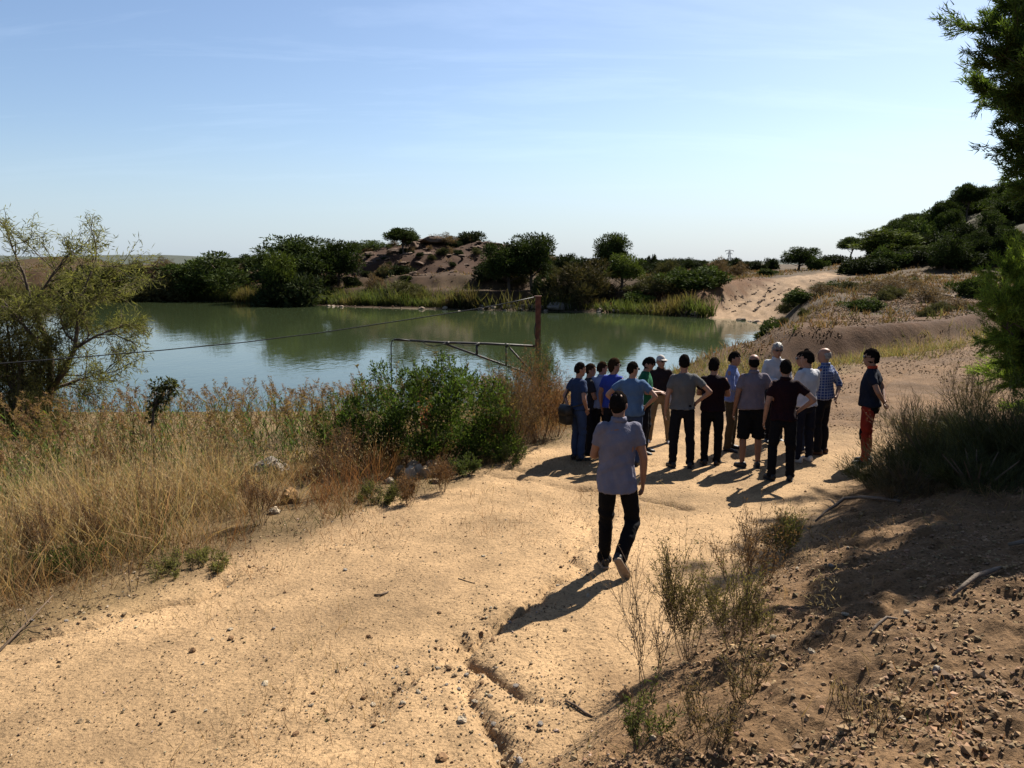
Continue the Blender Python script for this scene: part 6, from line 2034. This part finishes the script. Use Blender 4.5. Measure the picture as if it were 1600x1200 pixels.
# loose stones along the track edges and in the gully: individuals, alike
rs = np.random.default_rng(90)
STM = [rock_mesh(300 + i, (1, .8, .6), 1, .3, [TAN, PALE, BRN, GREY, TAN, BRN][i % 6]) for i in range(12)]
LG = 'loose small stones on the track and its edges'
n = 0
gl = np.concatenate([np.stack([np.interp(np.linspace(0, 1, 400), np.linspace(0, 1, len(g)), g[:, k]) for k in (0, 1)], -1) for g in GULLY_W[:4]])
while n < 230:
    if rs.random() < .5:
        q = gl[rs.integers(len(gl))] + rs.normal(size=2) * .14
    else:
        yy = rs.uniform(3.8, 13); q = np.array([rs.uniform(-.65, .55) * yy, yy])
    _, s, w, sr, sl, par = near_h(np.array([q[0]]), np.array([q[1]]))
    if sl[0] > 1.2 or sr[0] > 2.6: continue
    if sl[0] == 0 and sr[0] == 0 and rs.random() < .35: continue
    k = rs.uniform(.022, .055) * (1.25 if sr[0] > 0 else 1)
    o = link('small_stone', STM[rs.integers(12)])
    o.location = (q[0], q[1], h1(*q) + k * .12); o.scale = (k, k, k); o.rotation_euler = (rs.normal() * .2, rs.normal() * .2, rs.uniform(0, 6.28))
    tag(o, 'small loose stone on the dirt track or its edge', 'stone', LG)
    n += 1


OCT_V = np.array([(1, 0, 0), (-1, 0, 0), (0, 1, 0), (0, -1, 0), (0, 0, 1), (0, 0, -1)], float)
OCT_F = np.array([(0, 2, 4), (2, 1, 4), (1, 3, 4), (3, 0, 4), (2, 0, 5), (1, 2, 5), (3, 1, 5), (0, 3, 5)])


def rubble(name, label, x, y, size, cols, seed, sink=.15, cat='gravel', tv=OCT_V, tf=OCT_F):
    rng = np.random.default_rng(seed)
    n = len(x); mb = MB(); z = height(x, y)
    d = rdirs(rng, n); X, Y, Z = frames(d, rng)
    s = size[:, None]
    a, b, c = (rng.uniform(.7, 1.25, (n, 1)) for _ in range(3))
    tv = tv * (1 + .22 * rng.normal(size=(len(tv), 1)))
    pos = np.stack([x, y, z + size * (0.5 - sink) * .6], -1)
    X, Y, Z = X * s * a * .5, Y * s * b * .5, Z * s * c * .5
    fl = np.array([1, 1, .7])
    scatter(mb, tv, tf, pos, X * fl, Y * fl, Z * fl, cols)
    o = mb.build(name, M['stone']); tag(o, label, cat, kind='stuff')


def scatter_gravel():
    rng = np.random.default_rng(91)
    N = 40000
    r = np.exp(rng.uniform(math.log(3.4), math.log(16), N)); a = rng.uniform(R(-36), R(34), N)
    x, y = r * np.sin(a), r * np.cos(a)
    _, s, w, sr, sl, par = near_h(x, y)
    q = np.full(N, 9.0)
    for g in GULLY_W[:3]: q = np.minimum(q, seg_dist(x, y, g, False)[0])
    e = smooth(.9, .1, np.abs(np.abs(s) - w)) * np.where(s < 0, 2.0, 1.0)
    pr = .15 + .65 * np.exp(-(q / .22) ** 2) + .16 * e + .22 * (fbm(x * .8, y * .8, 3, 92) > .1)
    k = (sl < .9) & (sr < .4) & (rng.random(N) < pr)
    x, y = x[k], y[k]; n = len(x)
    c = vary(rng, (0.21, 0.135, 0.07), n, .45); m = rng.random(n) < .2; c[m] = vary(rng, (0.36, 0.28, 0.19), m.sum(), .2)
    rubble('gravel', 'fine gravel strewn over the sandy track', x, y, rng.uniform(.007, .022, n) * (1 + .7 * (rng.random(n) < .1) + .5 * (sl[k] > 0)), c, 93)
    N = 24000
    r = np.exp(rng.uniform(math.log(2.6), math.log(10), N)); a = rng.uniform(R(2), R(40), N)
    x, y = r * np.sin(a), r * np.cos(a)
    _, s, w, sr, sl, par = near_h(x, y)
    k = (rng.random(N) < smooth(-.3, .5, sr - .15)) & (sr > 0) & (rng.random(N) < .15 + .85 * smooth(-.3, .15, fbm(x * 1.2, y * 1.2, 3, 94)))
    x, y = x[k][:9000], y[k][:9000]; n = len(x)
    c = vary(rng, (0.26, 0.165, 0.088), n, .35)
    rubble('soil_clods', 'crumbly clods of earth covering the right bank', x, y, rng.uniform(.012, .042, n) * (1 + .8 * (rng.random(n) < .07)), c, 95, .3, 'earth')
    # broken red ground beyond the scarp, near strip and rutted track on the right
    N = 40000
    y = rng.uniform(14, 52, N); x = y * rng.uniform(.28, .66, N)
    t = y - scarp_line(x)
    k = ((t > .3) & (t < 13) | (t < -.5) & (rng.random(N) < .7)) & (pond_sd(x, y) > 1) & (fbm(x * .5, y * .5, 3, 96) > -.2)
    x, y = x[k][:15000], y[k][:15000]
    # and the rutted ramp with its red left bank
    t = rng.random(160); xr = np.interp(t * 3.2, np.arange(len(RAMP)), RAMP[:, 0]) + rng.uniform(-13, -3, 160); yr = np.interp(t * 3.2, np.arange(len(RAMP)), RAMP[:, 1]) + rng.normal(size=160)
    kk = pond_sd(xr, yr) > .3
    x, y = np.concatenate([x, xr[kk]]), np.concatenate([y, yr[kk]]); n = len(x)
    rubble('broken_earth', 'broken lumps of red earth beyond the track', x, y, rng.uniform(.03, .11, n) * (y / 32), vary(rng, (0.20, 0.115, 0.052), n, .45), 97, .3, 'earth')


scatter_gravel()


def ramp_ruts():
    rng = np.random.default_rng(101)
    X = []; Y = []
    for off in (-2.3, -1.5, -.9, -.1, .6, 1.3, 2.1):
        t0 = rng.uniform(.1, .6); t1 = rng.uniform(1.7, 2.9)
        t = np.sort(rng.uniform(t0, t1, 70)); t = t[fbm(t * 5 + off, t * 0 + off, 2, 9) > -.1]
        c = np.stack([np.interp(t, np.arange(len(RAMP)), RAMP[:, 0]), np.interp(t, np.arange(len(RAMP)), RAMP[:, 1])], -1)
        o = off + .7 * np.sin(t * 3 + off * 2) + rng.normal(size=len(t)) * .08
        X.append(c[:, 0] + o * .85); Y.append(c[:, 1] - o * .5)
    x, y = np.concatenate(X), np.concatenate(Y)
    rubble('rut_clods', 'dark clods along the ruts of the earth ramp', x, y, rng.uniform(.16, .34, len(x)), vary(rng, (0.09, 0.05, 0.026), len(x), .4), 102, .45, 'earth')


ramp_ruts()


def knoll_rubble():
    rng = np.random.default_rng(99)
    N = 5200
    x = rng.uniform(-40, 26, N); y = rng.uniform(90, 136, N)
    kn = 1 - ((x + 10.5) / 21) ** 2 - ((y - 129) / 18) ** 2
    dp = pond_sd(x, y)
    k = (dp > .4) & (rng.random(N) < np.where(kn > 0, .8, .25 + .5 * smooth(6, 2, dp))) & (fbm(x / 3, y / 3, 3, 98) > -.15)
    x, y = x[k], y[k]; n = len(x)
    rubble('knoll_rubble', 'reddish brown rubble strewn over the knoll and the far bank', x, y, rng.uniform(.12, .42, n) * (1 + 1.0 * (rng.random(n) < .08)), vary(rng, (0.12, 0.07, 0.036), n, .5), 100, .3, 'rubble')


knoll_rubble()

# rocks of the knoll and the far shoreline
KR = 'rocks on the knoll'
def far_rock(label, px, y, base_py, w, h, col, seed, group, yaw=0.0, tilt=0.0, lvl=2, depth=.8, up=None):
    p = at_dist(px, y, base_py); k = y / FPX
    g = h1(p[0], p[1])
    o = link('rock', rock_mesh(seed, (w * k, w * k * depth, h * k * 1.3), lvl, .3, col))
    o.location = (p[0], p[1], max(g, p[2] if up else g) + h * k * .42); o.rotation_euler = (tilt, 0, yaw)
    tag(o, label, 'rock', group)


RK = (0.16, 0.10, 0.065)
far_rock('great flat slab of rock crowning the knoll', 677, 124, 389, 34, 10, (0.19, 0.125, 0.085), 401, KR, .1, .06, 3, up=True)
far_rock('dark block left of the great flat slab on the knoll', 650, 124, 391, 20, 12, RK, 402, KR, .4, lvl=3, up=True)
far_rock('lower slab under the great flat slab', 672, 126, 397, 44, 8, RK, 403, KR, .2, lvl=3, up=True)
rk = np.random.default_rng(98)
RM = [rock_mesh(420 + i, (1, .8, .6), 2, .35, [(0.15, 0.095, 0.06), (0.19, 0.125, 0.085), (0.11, 0.065, 0.04)][i % 3]) for i in range(9)]
SM = [rock_mesh(440 + i, (1, .8, .6), 2, .35, [(0.30, 0.22, 0.16), (0.38, 0.30, 0.22), (0.24, 0.17, 0.11)][i % 3]) for i in range(9)]
n = 0
while n < 150:
    if n < 44:                                          # ledges: rows of blocks along the steps of the knoll
        lev = rk.choice([.32, .62, .9]); aa = rk.uniform(math.pi * 1.05, math.pi * 1.95)
        rr = math.sqrt(1 - lev * .85) * 1.0
        x, y = -10.5 + 19 * rr * math.cos(aa), 129 + 16.5 * rr * math.sin(aa); k = rk.uniform(.4, 1.2); fl = .6
    else:
        x = rk.uniform(-34, 14); y = rk.uniform(106, 128); k = rk.uniform(.3, .95); fl = .8
        if float(pond_sd(np.array([x]), np.array([y]))[0]) < 4: continue
    o = link('rock', RM[rk.integers(9)])
    o.location = (x, y, h1(x, y) + .1 * k); o.scale = (k * 1.5, k, k * fl); o.rotation_euler = (rk.normal() * .12, rk.normal() * .12, rk.uniform(-.5, .5))
    tag(o, 'brown rock jutting from the slopes and ledges of the knoll', 'rock', 'rocks jutting from the knoll')
    n += 1
SR = 'pale stones along the far waterline'
for i in range(95):
    t = rk.random(); px = rk.choice([rk.uniform(715, 870), rk.uniform(860, 1060), rk.uniform(510, 700), rk.uniform(1060, 1200)], p=[.62, .16, .12, .1])
    py = np.interp(px, [p[0] for p in FAR_SHORE], [p[1] for p in FAR_SHORE])
    q = on_plane(px, py - .4, ZW)[:2]; q = q + np.array([0, rk.random() ** 1.5 * (4.5 if 715 < px < 870 else 1.0) - .3])
    o = link('rock', SM[rk.integers(9)]); k = rk.uniform(.25, .85)
    o.location = (q[0], q[1], max(h1(*q), ZW - .05) + .06 * k); o.scale = (k * 1.4, k, k); o.rotation_euler = (rk.normal() * .2, rk.normal() * .2, rk.uniform(0, 6.28))
    tag(o, 'pale stone on the rubble shore along the far waterline', 'rock', SR)
far_rock('big grey boulder at the far waterline right of the post', 872, 86.5, 487, 44, 12, (0.2, 0.17, 0.14), 460, SR, 0, lvl=3)
far_rock('large pale boulder on the far waterline left of the post', 716, 87, 484, 17, 7, (0.4, 0.34, 0.27), 461, SR, 0, lvl=3)
# pale stones heap in the field
for i in range(16):
    q = at_dist(1480 + rk.normal() * 16, 54, 455); x, y = q[0], 54 + rk.normal() * 1.2
    o = link('rock', SM[rk.integers(9)]); k = rk.uniform(.25, .6)
    o.location = (x, y, h1(x, y) + .1 * k); o.scale = (k * 1.4, k, k); o.rotation_euler = (0, 0, rk.uniform(0, 6.28))
    tag(o, 'grey stone in the heap on the dry field near the right edge', 'rock', 'stone heap in the field')


def stick(name, label, pts, rad, mat='deadwood', cat='branch', branches=()):
    P = [ground_at(px, py) + np.array([0, 0, up]) for px, py, up in pts]
    o0 = P[0].copy()
    e = MB(); tube(e, [q - o0 for q in P], rad, 8)
    for br in branches:
        B = [ground_at(px, py) + np.array([0, 0, up]) - o0 for px, py, up in br[0]]
        tube(e, B, br[1], 6)
    o = e.build(name, M[mat], None, True); o.location = o0
    tag(o, label, cat)


stick('fallen_branch', 'crooked grey fallen branch at the foot of the shaded bank', [(1274, 816, .015), (1290, 804, .04), (1305, 797, .06), (1318, 788, .07), (1345, 785, .06), (1375, 786, .05), (1405, 788, .02)], [.008, .014, .019, .021, .021, .02, .016], branches=[([(1306, 797, .06), (1297, 790, .07), (1287, 786, .05)], [.011, .008, .005])])
stick('stick', 'dark short stick lying beside the gully', [(884, 1098, .01), (900, 1107, .014), (915, 1117, .012), (926, 1123, .006)], [.007, .009, .009, .005], 'twig', branches=[([(903, 1109, .014), (908, 1100, .025)], [.005, .003])])
stick('stick', 'small curled piece of bark in the middle of the track', [(585, 932, .008), (595, 932, .016), (607, 927, .01)], [.008, .011, .007], 'twig')
stick('stick', 'thin twig on the sand in the middle of the track', [(716, 905, .005), (730, 910, .006), (742, 912, .004)], [.004, .004, .003], 'twig')
stick('log', 'pale grey log lying in the shade on the right bank', [(1488, 936, .02), (1505, 925, .04), (1525, 912, .05), (1545, 902, .04), (1562, 893, .03)], [.008, .014, .017, .017, .012])
stick('log', 'pale end of a log in the shade at the right edge of the view', [(1575, 858, .03), (1595, 855, .04), (1625, 850, .03)], [.014, .018, .018])
stick('fallen_branch', 'bowed twig on the bank at the edge of the shadow', [(1358, 994, .0), (1370, 984, .03), (1385, 976, .04), (1402, 972, .02)], [.008, .010, .010, .006])
stick('fallen_branch', 'bare dead branch lying at the left edge of the track', [(-5, 1025, .01), (30, 1000, .06), (60, 975, .1), (85, 955, .14)], [.012, .010, .007, .004], 'twig', branches=[([(30, 1000, .06), (45, 985, .02), (75, 985, .06)], [.006, .004, .003]), ([(45, 988, .08), (38, 970, .14)], [.004, .002])])
